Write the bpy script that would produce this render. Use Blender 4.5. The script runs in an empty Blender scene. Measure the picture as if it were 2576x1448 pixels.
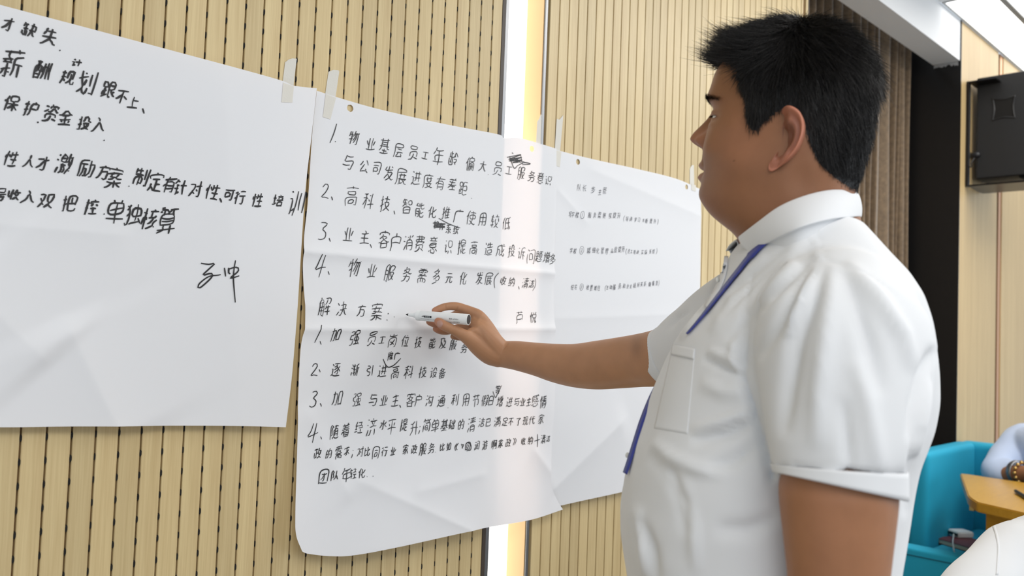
import bpy, bmesh, math, random
import numpy as np
from mathutils import Vector, Matrix
from mathutils.bvhtree import BVHTree

# ------------------------------------------------------------------ camera
FPX = 2150.0; YAW, PITCH, ROLL = .782, .0463, .0377; CZ = 1.32
fwd = np.array([math.cos(YAW)*math.cos(PITCH), math.sin(YAW)*math.cos(PITCH), math.sin(PITCH)])
_r = np.cross(fwd, [0, 0, 1]); _r /= np.linalg.norm(_r); _u = np.cross(_r, fwd)
camR = math.cos(ROLL)*_r + math.sin(ROLL)*_u
camU = -math.sin(ROLL)*_r + math.cos(ROLL)*_u
CO = np.array([0, 0, CZ])
scene = bpy.context.scene
cd = bpy.data.cameras.new('camera'); cam = bpy.data.objects.new('camera', cd)
scene.collection.objects.link(cam); scene.camera = cam
cd.sensor_width = 36; cd.lens = FPX*36/2576; cd.clip_start = .02
M = Matrix(((camR[0], camU[0], -fwd[0], 0), (camR[1], camU[1], -fwd[1], 0), (camR[2], camU[2], -fwd[2], CZ), (0, 0, 0, 1)))
cam.matrix_world = M
cd.dof.use_dof = True; cd.dof.focus_distance = 1.44; cd.dof.aperture_fstop = 5.0
# ------------------------------------------------------------------ world, lights, exposure
w = bpy.data.worlds.new('world'); scene.world = w; w.use_nodes = True
bgn = w.node_tree.nodes['Background']
bgn.inputs[0].default_value = (.82, .91, 1, 1); bgn.inputs[1].default_value = .78
scene.view_settings.view_transform = 'Standard'; scene.view_settings.look = 'None'
scene.view_settings.exposure = .1; scene.view_settings.gamma = 1
scene.view_settings.use_curve_mapping = False
def area(name, loc, rot, sx, sy, power, col):
    l = bpy.data.lights.new(name, 'AREA'); l.shape = 'RECTANGLE'; l.size = sx; l.size_y = sy
    l.energy = power; l.color = col
    o = bpy.data.objects.new(name, l); o.location = loc; o.rotation_euler = rot
    scene.collection.objects.link(o); return o
# the room's unseen ceiling lamps over the meeting area, an added overhead fill, and the window side to the right of the camera
area('unseen_overhead_light', (.6, -.9, 2.72), (0, 0, 0), 3.2, 1.0, 30, (1, .97, .93))
area('unseen_overhead_light', (3.4, .1, 2.72), (0, 0, 0), 2.4, 1.0, 46, (1, .97, .93))
area('unseen_overhead_light', (-1.0, -1.5, 2.72), (0, 0, 0), 2.6, 1.2, 50, (1, .98, .95))  # fill light added overhead to brighten the camera side of the shirt
area('window_light', (5.2, -3.4, 1.7), (math.radians(82), 0, math.radians(32)), 4.0, 2.2, 62, (.88, .94, 1))
PANEL_EMIT = 2.2
# ------------------------------------------------------------------ helpers
def ray(u, v): return (u-1288)/FPX*camR - (v-724)/FPX*camU + fwd
def at(u, v, d): return CO + d*ray(u, v)
def onX(u, v, x): r = ray(u, v); return CO + r*(x/r[0])
def onY(u, v, y): r = ray(u, v); return CO + r*(y/r[1])
def onZ(u, v, z): r = ray(u, v); return CO + r*((z-CZ)/r[2])
def px(P):
    d = np.asarray(P)-CO; z = d@fwd
    return 1288+FPX*(d@camR)/z, 724-FPX*(d@camU)/z
Rh = np.array([math.sin(YAW), -math.cos(YAW), 0]); Fh = np.array([math.cos(YAW), math.sin(YAW), 0]); Zh = np.array([0, 0, 1.])
def loc(r, f, z): return r*Rh + f*Fh + np.array([0, 0, z])
rng = np.random.RandomState(4)

def tag(o, label=None, cat=None, group=None, kind=None):
    if label: o['label'] = label
    if cat: o['category'] = cat
    if group: o['group'] = group
    if kind: o['kind'] = kind
    return o
def empty(name, p, label=None, cat=None, kind=None):
    o = bpy.data.objects.new(name, None); o.location = p; o.empty_display_size = .1
    scene.collection.objects.link(o); return tag(o, label, cat, kind=kind)
def link(name, me, mat=None, parent=None, smooth=False):
    o = bpy.data.objects.new(name, me); scene.collection.objects.link(o)
    if mat and not me.materials: me.materials.append(mat)
    if parent:
        o.parent = parent
        if parent.type == 'EMPTY': o.matrix_parent_inverse = Matrix.Translation(-parent.location)
    if smooth: me.polygons.foreach_set('use_smooth', [True]*len(me.polygons))
    return o
def mesh(name, V, Fc, mat=None, parent=None, smooth=False):
    me = bpy.data.meshes.new(name); me.from_pydata([tuple(map(float, v)) for v in V], [], [tuple(map(int, f)) for f in Fc]); me.update()
    return link(name, me, mat, parent, smooth)
def frommb(name, bm, mat=None, parent=None, smooth=False):
    me = bpy.data.meshes.new(name); bm.normal_update(); bm.to_mesh(me); bm.free()
    return link(name, me, mat, parent, smooth)
def box_bm(x0, x1, y0, y1, z0, z1, bev=0, seg=2):
    bm = bmesh.new(); bmesh.ops.create_cube(bm, size=1)
    for v in bm.verts: v.co = Vector((x0 if v.co.x < 0 else x1, y0 if v.co.y < 0 else y1, z0 if v.co.z < 0 else z1))
    if bev: bmesh.ops.bevel(bm, geom=bm.edges[:], offset=bev, segments=seg, profile=.6, affect='EDGES')
    return bm
def box(name, x0, x1, y0, y1, z0, z1, mat, parent=None, bev=0, seg=2, smooth=False):
    return frommb(name, box_bm(x0, x1, y0, y1, z0, z1, bev, seg), mat, parent, smooth)
def prism(name, pts, z0, z1, mat, parent=None, bev=0):
    bm = bmesh.new(); a = [bm.verts.new((p[0], p[1], z0)) for p in pts]; b = [bm.verts.new((p[0], p[1], z1)) for p in pts]
    bm.faces.new(a[::-1]); bm.faces.new(b)
    for i in range(len(a)): j = (i+1) % len(a); bm.faces.new((a[i], a[j], b[j], b[i]))
    bmesh.ops.recalc_face_normals(bm, faces=bm.faces[:])
    if bev: bmesh.ops.bevel(bm, geom=bm.edges[:], offset=bev, segments=2, affect='EDGES')
    return frommb(name, bm, mat, parent)
def catmull(P, n):
    P = np.asarray(P, float); Q = np.vstack([2*P[0]-P[1], P, 2*P[-1]-P[-2]]); out = []
    for i in range(1, len(Q)-2):
        t = np.linspace(0, 1, n, endpoint=False)[:, None]
        out.append(.5*((2*Q[i])+(-Q[i-1]+Q[i+1])*t+(2*Q[i-1]-5*Q[i]+4*Q[i+1]-Q[i+2])*t**2+(-Q[i-1]+3*Q[i]-3*Q[i+1]+Q[i+2])*t**3))
    return np.vstack(out+[P[-1:]])
def loft(rings, cap=True):
    n = len(rings[0]); V = np.vstack(rings); F = []
    for i in range(len(rings)-1):
        for j in range(n):
            k = (j+1) % n; F.append((i*n+j, i*n+k, (i+1)*n+k, (i+1)*n+j))
    if cap:
        F.append(tuple(range(n))[::-1]); F.append(tuple((len(rings)-1)*n+j for j in range(n)))
    return V, F
def tube(P, R, n=16, sub=5, squash=None, round_caps=True, flat=(1, 1)):
    """swept tube through P with radii R; squash=(axis, factor) flattens along a world axis"""
    P = np.asarray(P, float); R = np.asarray(R, float)
    D = catmull(np.hstack([P, R[:, None]]), sub) if len(P) > 2 or sub > 1 else np.hstack([P, R[:, None]])
    C = D[:, :3]; r = np.abs(D[:, 3]); T = np.gradient(C, axis=0); T /= np.linalg.norm(T, axis=1)[:, None]+1e-12
    up = np.array([0, 0, 1.]); up = up if abs(T[0]@up) < .9 else np.array([1., 0, 0])
    rings = []; a = np.linspace(0, 2*math.pi, n, endpoint=False)
    def ring(c, t, rad):
        nonlocal up
        u = up - t*(up@t); u /= np.linalg.norm(u); up = u; v = np.cross(t, u)
        q = rad*(np.cos(a)[:, None]*u*flat[0]+np.sin(a)[:, None]*v*flat[1])
        if squash is not None:
            ax, k = squash; q = q-np.outer(q@ax, ax)*(1-k)
        return c+q
    if round_caps:
        for k in (80, 60, 35): rings.append(ring(C[0]-T[0]*r[0]*math.sin(math.radians(k)), T[0], r[0]*math.cos(math.radians(k))))
    for c, t, q in zip(C, T, r): rings.append(ring(c, t, q))
    if round_caps:
        for k in (35, 60, 80): rings.append(ring(C[-1]+T[-1]*r[-1]*math.sin(math.radians(k)), T[-1], r[-1]*math.cos(math.radians(k))))
    return loft(rings)
def join(parts):
    V = []; F = []; o = 0
    for v, f in parts: V.append(np.asarray(v)); F += [tuple(i+o for i in q) for q in f]; o += len(v)
    return np.vstack(V), F
def fuse(parts, voxel, smooth=6, fac=.5):
    """union of overlapping closed solids as one continuous skin; returns a mesh"""
    V, F = join(parts); me = bpy.data.meshes.new('tmp'); me.from_pydata([tuple(v) for v in V], [], F); me.update()
    bm = bmesh.new(); bm.from_mesh(me); bmesh.ops.recalc_face_normals(bm, faces=bm.faces[:]); bm.to_mesh(me); bm.free()
    o = bpy.data.objects.new('tmp', me); scene.collection.objects.link(o)
    m = o.modifiers.new('r', 'REMESH'); m.mode = 'VOXEL'; m.voxel_size = voxel
    s = o.modifiers.new('s', 'SMOOTH'); s.factor = fac; s.iterations = smooth
    dg = bpy.context.evaluated_depsgraph_get(); dg.update()
    res = bpy.data.meshes.new_from_object(o.evaluated_get(dg)); bpy.data.objects.remove(o)
    return res
def vco(me): a = np.empty(len(me.vertices)*3); me.vertices.foreach_get('co', a); return a.reshape(-1, 3)
def vno(me): a = np.empty(len(me.vertices)*3); me.vertices.foreach_get('normal', a); return a.reshape(-1, 3)
def setco(me, V): me.vertices.foreach_set('co', V.ravel()); me.update()
def sstep(x, a, b): t = np.clip((x-a)/(b-a), 0, 1); return t*t*(3-2*t)
def gs(x, c, s): return np.exp(-((x-c)/s)**2)

# ------------------------------------------------------------------ materials
def mat(name, col, rough=.6, **k):
    m = bpy.data.materials.new(name); m.use_nodes = True; b = m.node_tree.nodes['Principled BSDF']
    b.inputs['Base Color'].default_value = (*col, 1); b.inputs['Roughness'].default_value = rough
    for kk, vv in k.items(): b.inputs[kk.replace('_', ' ')].default_value = vv
    return m
def nd(m, t, **k):
    n = m.node_tree.nodes.new(t)
    for a, b in k.items():
        if a in n.inputs: n.inputs[a].default_value = b
        else: setattr(n, a, b)
    return n
def lk(m, a, b): m.node_tree.links.new(a, b)
def wood(name, c1, c2, rough=.42, scale=(60, 60, 1.6), vary=.12, coat=0):
    m = mat(name, c1, rough); b = m.node_tree.nodes['Principled BSDF']
    tc = nd(m, 'ShaderNodeTexCoord'); mp = nd(m, 'ShaderNodeMapping'); mp.inputs['Scale'].default_value = scale
    oi = nd(m, 'ShaderNodeObjectInfo'); ad = nd(m, 'ShaderNodeVectorMath', operation='ADD'); mu = nd(m, 'ShaderNodeVectorMath', operation='SCALE')
    lk(m, oi.outputs['Random'], mu.inputs['Scale']); mu.inputs[0].default_value = (0, 0, 37)
    lk(m, tc.outputs['Object'], ad.inputs[0]); lk(m, mu.outputs[0], ad.inputs[1]); lk(m, ad.outputs[0], mp.inputs[0])
    n1 = nd(m, 'ShaderNodeTexNoise', Scale=1.0, Detail=5.0, Roughness=.6); lk(m, mp.outputs[0], n1.inputs['Vector'])
    mp2 = nd(m, 'ShaderNodeMapping'); mp2.inputs['Scale'].default_value = tuple(s*7 for s in scale); lk(m, ad.outputs[0], mp2.inputs[0])
    n2 = nd(m, 'ShaderNodeTexNoise', Scale=1.0, Detail=3.0); lk(m, mp2.outputs[0], n2.inputs['Vector'])
    mx = nd(m, 'ShaderNodeMath', operation='MULTIPLY_ADD'); mx.inputs[1].default_value = .45; lk(m, n2.outputs[0], mx.inputs[0])
    sc = nd(m, 'ShaderNodeMath', operation='MULTIPLY'); sc.inputs[1].default_value = .6; lk(m, n1.outputs[0], sc.inputs[0]); lk(m, sc.outputs[0], mx.inputs[2])
    cr = nd(m, 'ShaderNodeValToRGB'); cr.color_ramp.elements[0].position = .36; cr.color_ramp.elements[1].position = .66
    cr.color_ramp.elements[0].color = (*c2, 1); cr.color_ramp.elements[1].color = (*c1, 1); lk(m, mx.outputs[0], cr.inputs[0])
    hs = nd(m, 'ShaderNodeHueSaturation'); lk(m, cr.outputs[0], hs.inputs['Color'])
    mr = nd(m, 'ShaderNodeMapRange'); mr.inputs[3].default_value = 1-vary; mr.inputs[4].default_value = 1+vary
    lk(m, oi.outputs['Random'], mr.inputs[0]); lk(m, mr.outputs[0], hs.inputs['Value']); lk(m, hs.outputs[0], b.inputs['Base Color'])
    b.inputs['Coat Weight'].default_value = coat; b.inputs['Coat Roughness'].default_value = .25
    return m
def cloth(name, col, rough=.8, scale=900, bump=.15, sheen=.2, trans=0, mott=0):
    m = mat(name, col, rough); b = m.node_tree.nodes['Principled BSDF']
    tc = nd(m, 'ShaderNodeTexCoord')
    wv = nd(m, 'ShaderNodeTexNoise', Scale=float(scale), Detail=2.0); lk(m, tc.outputs['Object'], wv.inputs['Vector'])
    bp = nd(m, 'ShaderNodeBump', Strength=bump, Distance=.001); lk(m, wv.outputs[0], bp.inputs['Height']); lk(m, bp.outputs[0], b.inputs['Normal'])
    b.inputs['Sheen Weight'].default_value = sheen
    if mott:
        n = nd(m, 'ShaderNodeTexNoise', Scale=float(mott), Detail=4.0); lk(m, tc.outputs['Object'], n.inputs['Vector'])
        cr = nd(m, 'ShaderNodeValToRGB'); cr.color_ramp.elements[0].position = .3; cr.color_ramp.elements[1].position = .75
        cr.color_ramp.elements[0].color = (*[c*.72 for c in col], 1); cr.color_ramp.elements[1].color = (*[min(1, c*1.2) for c in col], 1)
        lk(m, n.outputs[0], cr.inputs[0]); lk(m, cr.outputs[0], b.inputs['Base Color'])
    if trans:
        tr = nd(m, 'ShaderNodeBsdfTranslucent'); tr.inputs[0].default_value = (col[0], col[1]*.74, col[2]*.62, 1)
        ms = nd(m, 'ShaderNodeMixShader'); ms.inputs[0].default_value = trans
        lk(m, b.outputs[0], ms.inputs[1]); lk(m, tr.outputs[0], ms.inputs[2]); lk(m, ms.outputs[0], m.node_tree.nodes['Material Output'].inputs[0])
    return m
def emit(name, col, s):
    m = mat(name, (.8, .8, .8)); b = m.node_tree.nodes['Principled BSDF']
    b.inputs['Emission Color'].default_value = (*col, 1); b.inputs['Emission Strength'].default_value = s; return m
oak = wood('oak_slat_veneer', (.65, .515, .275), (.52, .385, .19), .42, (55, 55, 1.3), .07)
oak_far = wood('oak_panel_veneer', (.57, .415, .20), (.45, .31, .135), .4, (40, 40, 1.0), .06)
table_wood = wood('table_veneer', (.52, .285, .03), (.44, .23, .02), .3, (8, 60, 60), .02, .12)
groove_m = mat('groove_brown', (.24, .13, .06), .7)
hole_m = mat('hole_black', (.006, .005, .004), .9)
black_lac = mat('black_lacquer', (.008, .008, .009), .28)
black_box = cloth('black_speaker_paint', (.010, .010, .011), .55, 700, .3, 0)
steel = mat('brushed_steel', (.27, .275, .285), .38, Metallic=1.0)
dark_metal = mat('dark_steel', (.035, .035, .04), .3, Metallic=1.0)
copper = mat('copper_trim', (.62, .33, .17), .3, Metallic=.7)
white_paint = mat('white_paint', (.80, .81, .82), .7)
ceil_m = mat('ceiling_white', (.84, .85, .86), .75)
floor_m = wood('grey_carpet_floor', (.30, .29, .28), (.24, .23, .22), .9, (3, 3, 3), .01)
strip_m = emit('light_strip_diffuser', (1, .97, .92), 1.9)
panel_m = emit('ceiling_panel_diffuser', (1, .99, .97), PANEL_EMIT)
glow_side = mat('warm_reveal_paint', (.88, .58, .28), .5)
paper_m = cloth('flipchart_paper', (.83, .845, .875), .55, 90, .06, 0, .115)
ink_m = mat('marker_ink', (.012, .011, .012), .45)
ink_blue = mat('pen_ink', (.03, .03, .05), .5)
tape_m = cloth('masking_tape', (.78, .765, .70), .6, 300, .2, 0, .15)
shirt_m = cloth('white_shirt_cotton', (.72, .735, .755), .75, 1200, .08, .15, .06)
teal = cloth('teal_sofa_fabric', (.006, .35, .54), .75, 500, .5, 0)
trouser_m = cloth('dark_trousers', (.02, .022, .03), .85)
shoe_m = mat('black_leather', (.01, .01, .01), .35)
lany_m = mat('blue_lanyard_ribbon', (.02, .035, .25), .5)
curt_m = cloth('brown_velvet_curtain', (.17, .112, .06), .8, 260, .9, .6, 0, 55)
hair_m = mat('black_hair', (.0085, .0075, .0075), .42)
hair_m.node_tree.nodes['Principled BSDF'].inputs['Specular IOR Level'].default_value = .35
def skin_mat():
    m = mat('skin', (.4, .2, .11), .5); b = m.node_tree.nodes['Principled BSDF']
    at_ = nd(m, 'ShaderNodeAttribute', attribute_name='Col'); tc = nd(m, 'ShaderNodeTexCoord')
    n = nd(m, 'ShaderNodeTexNoise', Scale=38.0, Detail=5.0); lk(m, tc.outputs['Object'], n.inputs['Vector'])
    mr = nd(m, 'ShaderNodeMapRange'); mr.inputs[3].default_value = .86; mr.inputs[4].default_value = 1.12; lk(m, n.outputs[0], mr.inputs[0])
    hs = nd(m, 'ShaderNodeHueSaturation'); lk(m, mr.outputs[0], hs.inputs['Value']); lk(m, at_.outputs['Color'], hs.inputs['Color']); lk(m, hs.outputs[0], b.inputs['Base Color'])
    n2 = nd(m, 'ShaderNodeTexNoise', Scale=900.0, Detail=2.0); lk(m, tc.outputs['Object'], n2.inputs['Vector'])
    bp = nd(m, 'ShaderNodeBump', Strength=.18, Distance=.0006); lk(m, n2.outputs[0], bp.inputs['Height']); lk(m, bp.outputs[0], b.inputs['Normal'])
    b.inputs['Subsurface Weight'].default_value = .12; b.inputs['Subsurface Scale'].default_value = .006
    b.inputs['Subsurface Radius'].default_value = (1, .35, .2); b.inputs['Specular IOR Level'].default_value = .35
    return m
skin_m = skin_mat()
SKIN = np.array([.305, .140, .070])
def setcol(me, C):
    a = me.color_attributes.new('Col', 'FLOAT_COLOR', 'POINT'); a.data.foreach_set('color', np.hstack([C, np.ones((len(C), 1))]).ravel())

# ================================================================== THE SETTING
D = 1.271; CEIL = 2.785; SOF = 2.60
wall = empty('wall_back', (0, D, 0), kind='structure')
P = .032; XL0 = .3275; XR0 = 1.3654
box('backing_board', -1.3, 1.222, D+.006, D+.02, 0, CEIL, groove_m, wall)
box('backing_board', 1.358, 2.585, D+.006, D+.02, 0, CEIL, groove_m, wall)
def slat_mesh(wd):
    bm = box_bm(-wd/2, wd/2, 0, .012, 0, CEIL); top = [e for e in bm.edges if abs(e.verts[0].co.z-e.verts[1].co.z) > .1 and e.verts[0].co.y < .001]
    bmesh.ops.bevel(bm, geom=top, offset=.0008, segments=1, affect='EDGES')
    me = bpy.data.meshes.new('slat'); bm.to_mesh(me); bm.free(); me.materials.append(oak); return me
sm = slat_mesh(.0293); smh = slat_mesh(.0120); sme = slat_mesh(.0258)
def slat(x, me):
    o = bpy.data.objects.new('slat', me); scene.collection.objects.link(o); o.parent = wall; o.location = (x, -.0015, 0)
gl = [XL0+i*P for i in range(-48, 28)]; gl = [g for g in gl if g < 1.215]
for g in gl[:-1]: slat(g+P/2, sm)
slat(1.2060, sme)
gr = [XR0+i*P for i in range(0, 38)]
for g in gr[:-1]: slat(g+P/2, sm)
slat(gr[-1]+.009, smh)
# slots along the left panel's grooves
V = []; F = []
prof = [(-.5, -1), (.5, -1), (1, -.5), (1, .5), (.5, 1), (-.5, 1), (-1, .5), (-1, -.5)]
for i, g in enumerate(gl):
    if g < -.5: continue
    ww = .0016 if i % 4 else .0009
    for k in range(int(2.75/P)):
        z = .02+k*P+.008; o = len(V)
        for a, b in prof: V.append((g+a*ww, D-.0011, z+b*.0044))
        for a, b in prof: V.append((g+a*ww, D+.0058, z+b*.0044))
        F.append(tuple(range(o, o+8)))
        for j in range(8): F.append((o+j, o+(j+1) % 8, o+8+(j+1) % 8, o+8+j))
sl = mesh('groove_slots', V, F, hole_m, wall); sl['kind'] = 'stuff'
# light niche between the two slatted fields
niche = empty('wall_light_strip', (1.29, D+.05, 0), 'tall vertical light strip in the metal-framed gap between slatted panels', 'light')
box('dark_edge', 1.2195, 1.229, D-.002, D+.06, 0, CEIL, mat('dark_edge', (.05, .035, .025), .5), niche)
box('metal_trim', 1.2292, 1.2385, D-.002, D+.056, 0, CEIL, steel, niche, .0006)
box('diffuser', 1.2387, 1.3475, D+.052, D+.058, 0, CEIL, strip_m, niche)
box('diffuser_ridge', 1.272, 1.2735, D+.050, D+.0519, 0, CEIL, mat('ridge', (.9, .9, .88), .4), niche)
box('reveal', 1.3477, 1.3495, D+.001, D+.058, 0, CEIL, glow_side, niche)
box('metal_trim', 1.3497, 1.357, D-.003, D+.056, 0, CEIL, steel, niche, .0006)
# window recess with curtain, black return, header
box('recess_side_panel', 2.586, 2.60, D, 1.75, 0, CEIL, oak, wall)
box('trim_1', 4.098, 4.103, D-.002, 1.75, 0, CEIL, black_lac)['kind'] = 'structure'
box('recess_back', 2.60, 4.098, 1.74, 1.76, 0, CEIL, mat('recess_dark', (.05, .045, .04), .8), wall)
hd = box('trim_2', 2.586, 4.098, D+.004, 1.39, SOF, CEIL, white_paint); hd['kind'] = 'structure'
# torn edge of black wrap under the header
V = []; F = []
xs = np.linspace(D+.01, 1.385, 22)
for i, y in enumerate(xs):
    V += [(4.0955, y, SOF), (4.0955, y, SOF-.010-.012*rng.rand()), (4.098, y, SOF), (4.098, y, SOF-.010-.012*rng.rand())]
for i in range(21):
    a = i*4; F += [(a, a+4, a+5, a+1)]
mesh('peeled_filler', V, F, mat('peeled_filler', (.35, .36, .37), .7), hd)
# far wood panels, copper strip
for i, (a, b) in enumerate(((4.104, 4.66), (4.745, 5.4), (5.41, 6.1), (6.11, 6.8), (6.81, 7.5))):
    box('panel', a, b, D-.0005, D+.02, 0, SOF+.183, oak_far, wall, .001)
box('panel_gap', 4.66, 4.70, D+.01, D+.03, 0, CEIL, hole_m, wall)
box('copper_strip', 4.70, 4.744, D+.003, D+.02, 0, CEIL, copper, wall, .001)
box('backing_board', 5.3, 7.6, D+.02, D+.03, 0, CEIL, groove_m, wall)
fl = box('floor', -3, 7.6, -5, 1.76, -.05, 0, floor_m); fl['kind'] = 'structure'
ce = empty('ceiling', (2, 0, CEIL), kind='structure')
box('ceiling_board', -3, 7.6, -5, D+.003, CEIL+.012, CEIL+.05, ceil_m, ce)
bm = box_bm(-3, 3.83, -5, D+.003, CEIL, CEIL+.012); frommb('ceiling_board', bm, ceil_m, ce)
box('ceiling_board', 3.83, 7.6, -5, -.2, CEIL, CEIL+.012, ceil_m, ce)
frm = mat('panel_frame_grey', (.45, .46, .46), .5)
for i, (x0, x1, y0, y1, lab) in enumerate(((3.84, 7.4, 1.075, 1.258, 'long narrow ceiling light panel running beside the wood wall'),
                                     (3.84, 7.4, .52, 1.052, 'broad ceiling light panel farther from the wall, cut off by the frame'))):
    e = empty('ceiling_light', ((x0+x1)/2, (y0+y1)/2, CEIL), lab, 'ceiling light')
    box('diffuser', x0, x1, y0, y1, CEIL+.002, CEIL+.011, panel_m, e)
    e['group'] = 'ceiling light panels'
    box('frame', x0-.008, x0, y0-.01, y1+.01, CEIL-.004, CEIL+.011, frm, e)
    box('frame', x0, x1, y1, y1+.009, CEIL-.004, CEIL+.011, frm, e)
    box('frame', x0, x1, y0-.012, y0, CEIL-.004, CEIL+.011, frm, e)
# curtain
cu = empty('curtain', (3.35, 1.51, 0), 'brown velvet curtain hanging in vertical pleats in the dark window recess', 'curtain')
nx, nz = 520, 30; X = np.linspace(2.62, 4.06, nx); V = []; F = []
ph = np.cumsum(1+.35*np.sin(X*13)+.2*np.sin(X*31)); ph = ph/ph[-1]*2*math.pi*21
for k in range(nz):
    z = .02+(SOF+.1)*k/(nz-1)
    for i in range(nx):
        V.append((X[i]+.010*math.sin(ph[i]*1+.4), 1.500+.030*math.sin(ph[i])+.006*math.sin(2.3*ph[i])+.004*math.sin(z*3+ph[i]*.3), z))
for k in range(nz-1):
    for i in range(nx-1): a = k*nx+i; F.append((a, a+1, a+nx+1, a+nx))
mesh('pleated_cloth', V, F, curt_m, cu, True)
box('curtain_rail', 2.61, 4.0, 1.49, 1.53, SOF+.12, SOF+.14, dark_metal, cu)

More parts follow.
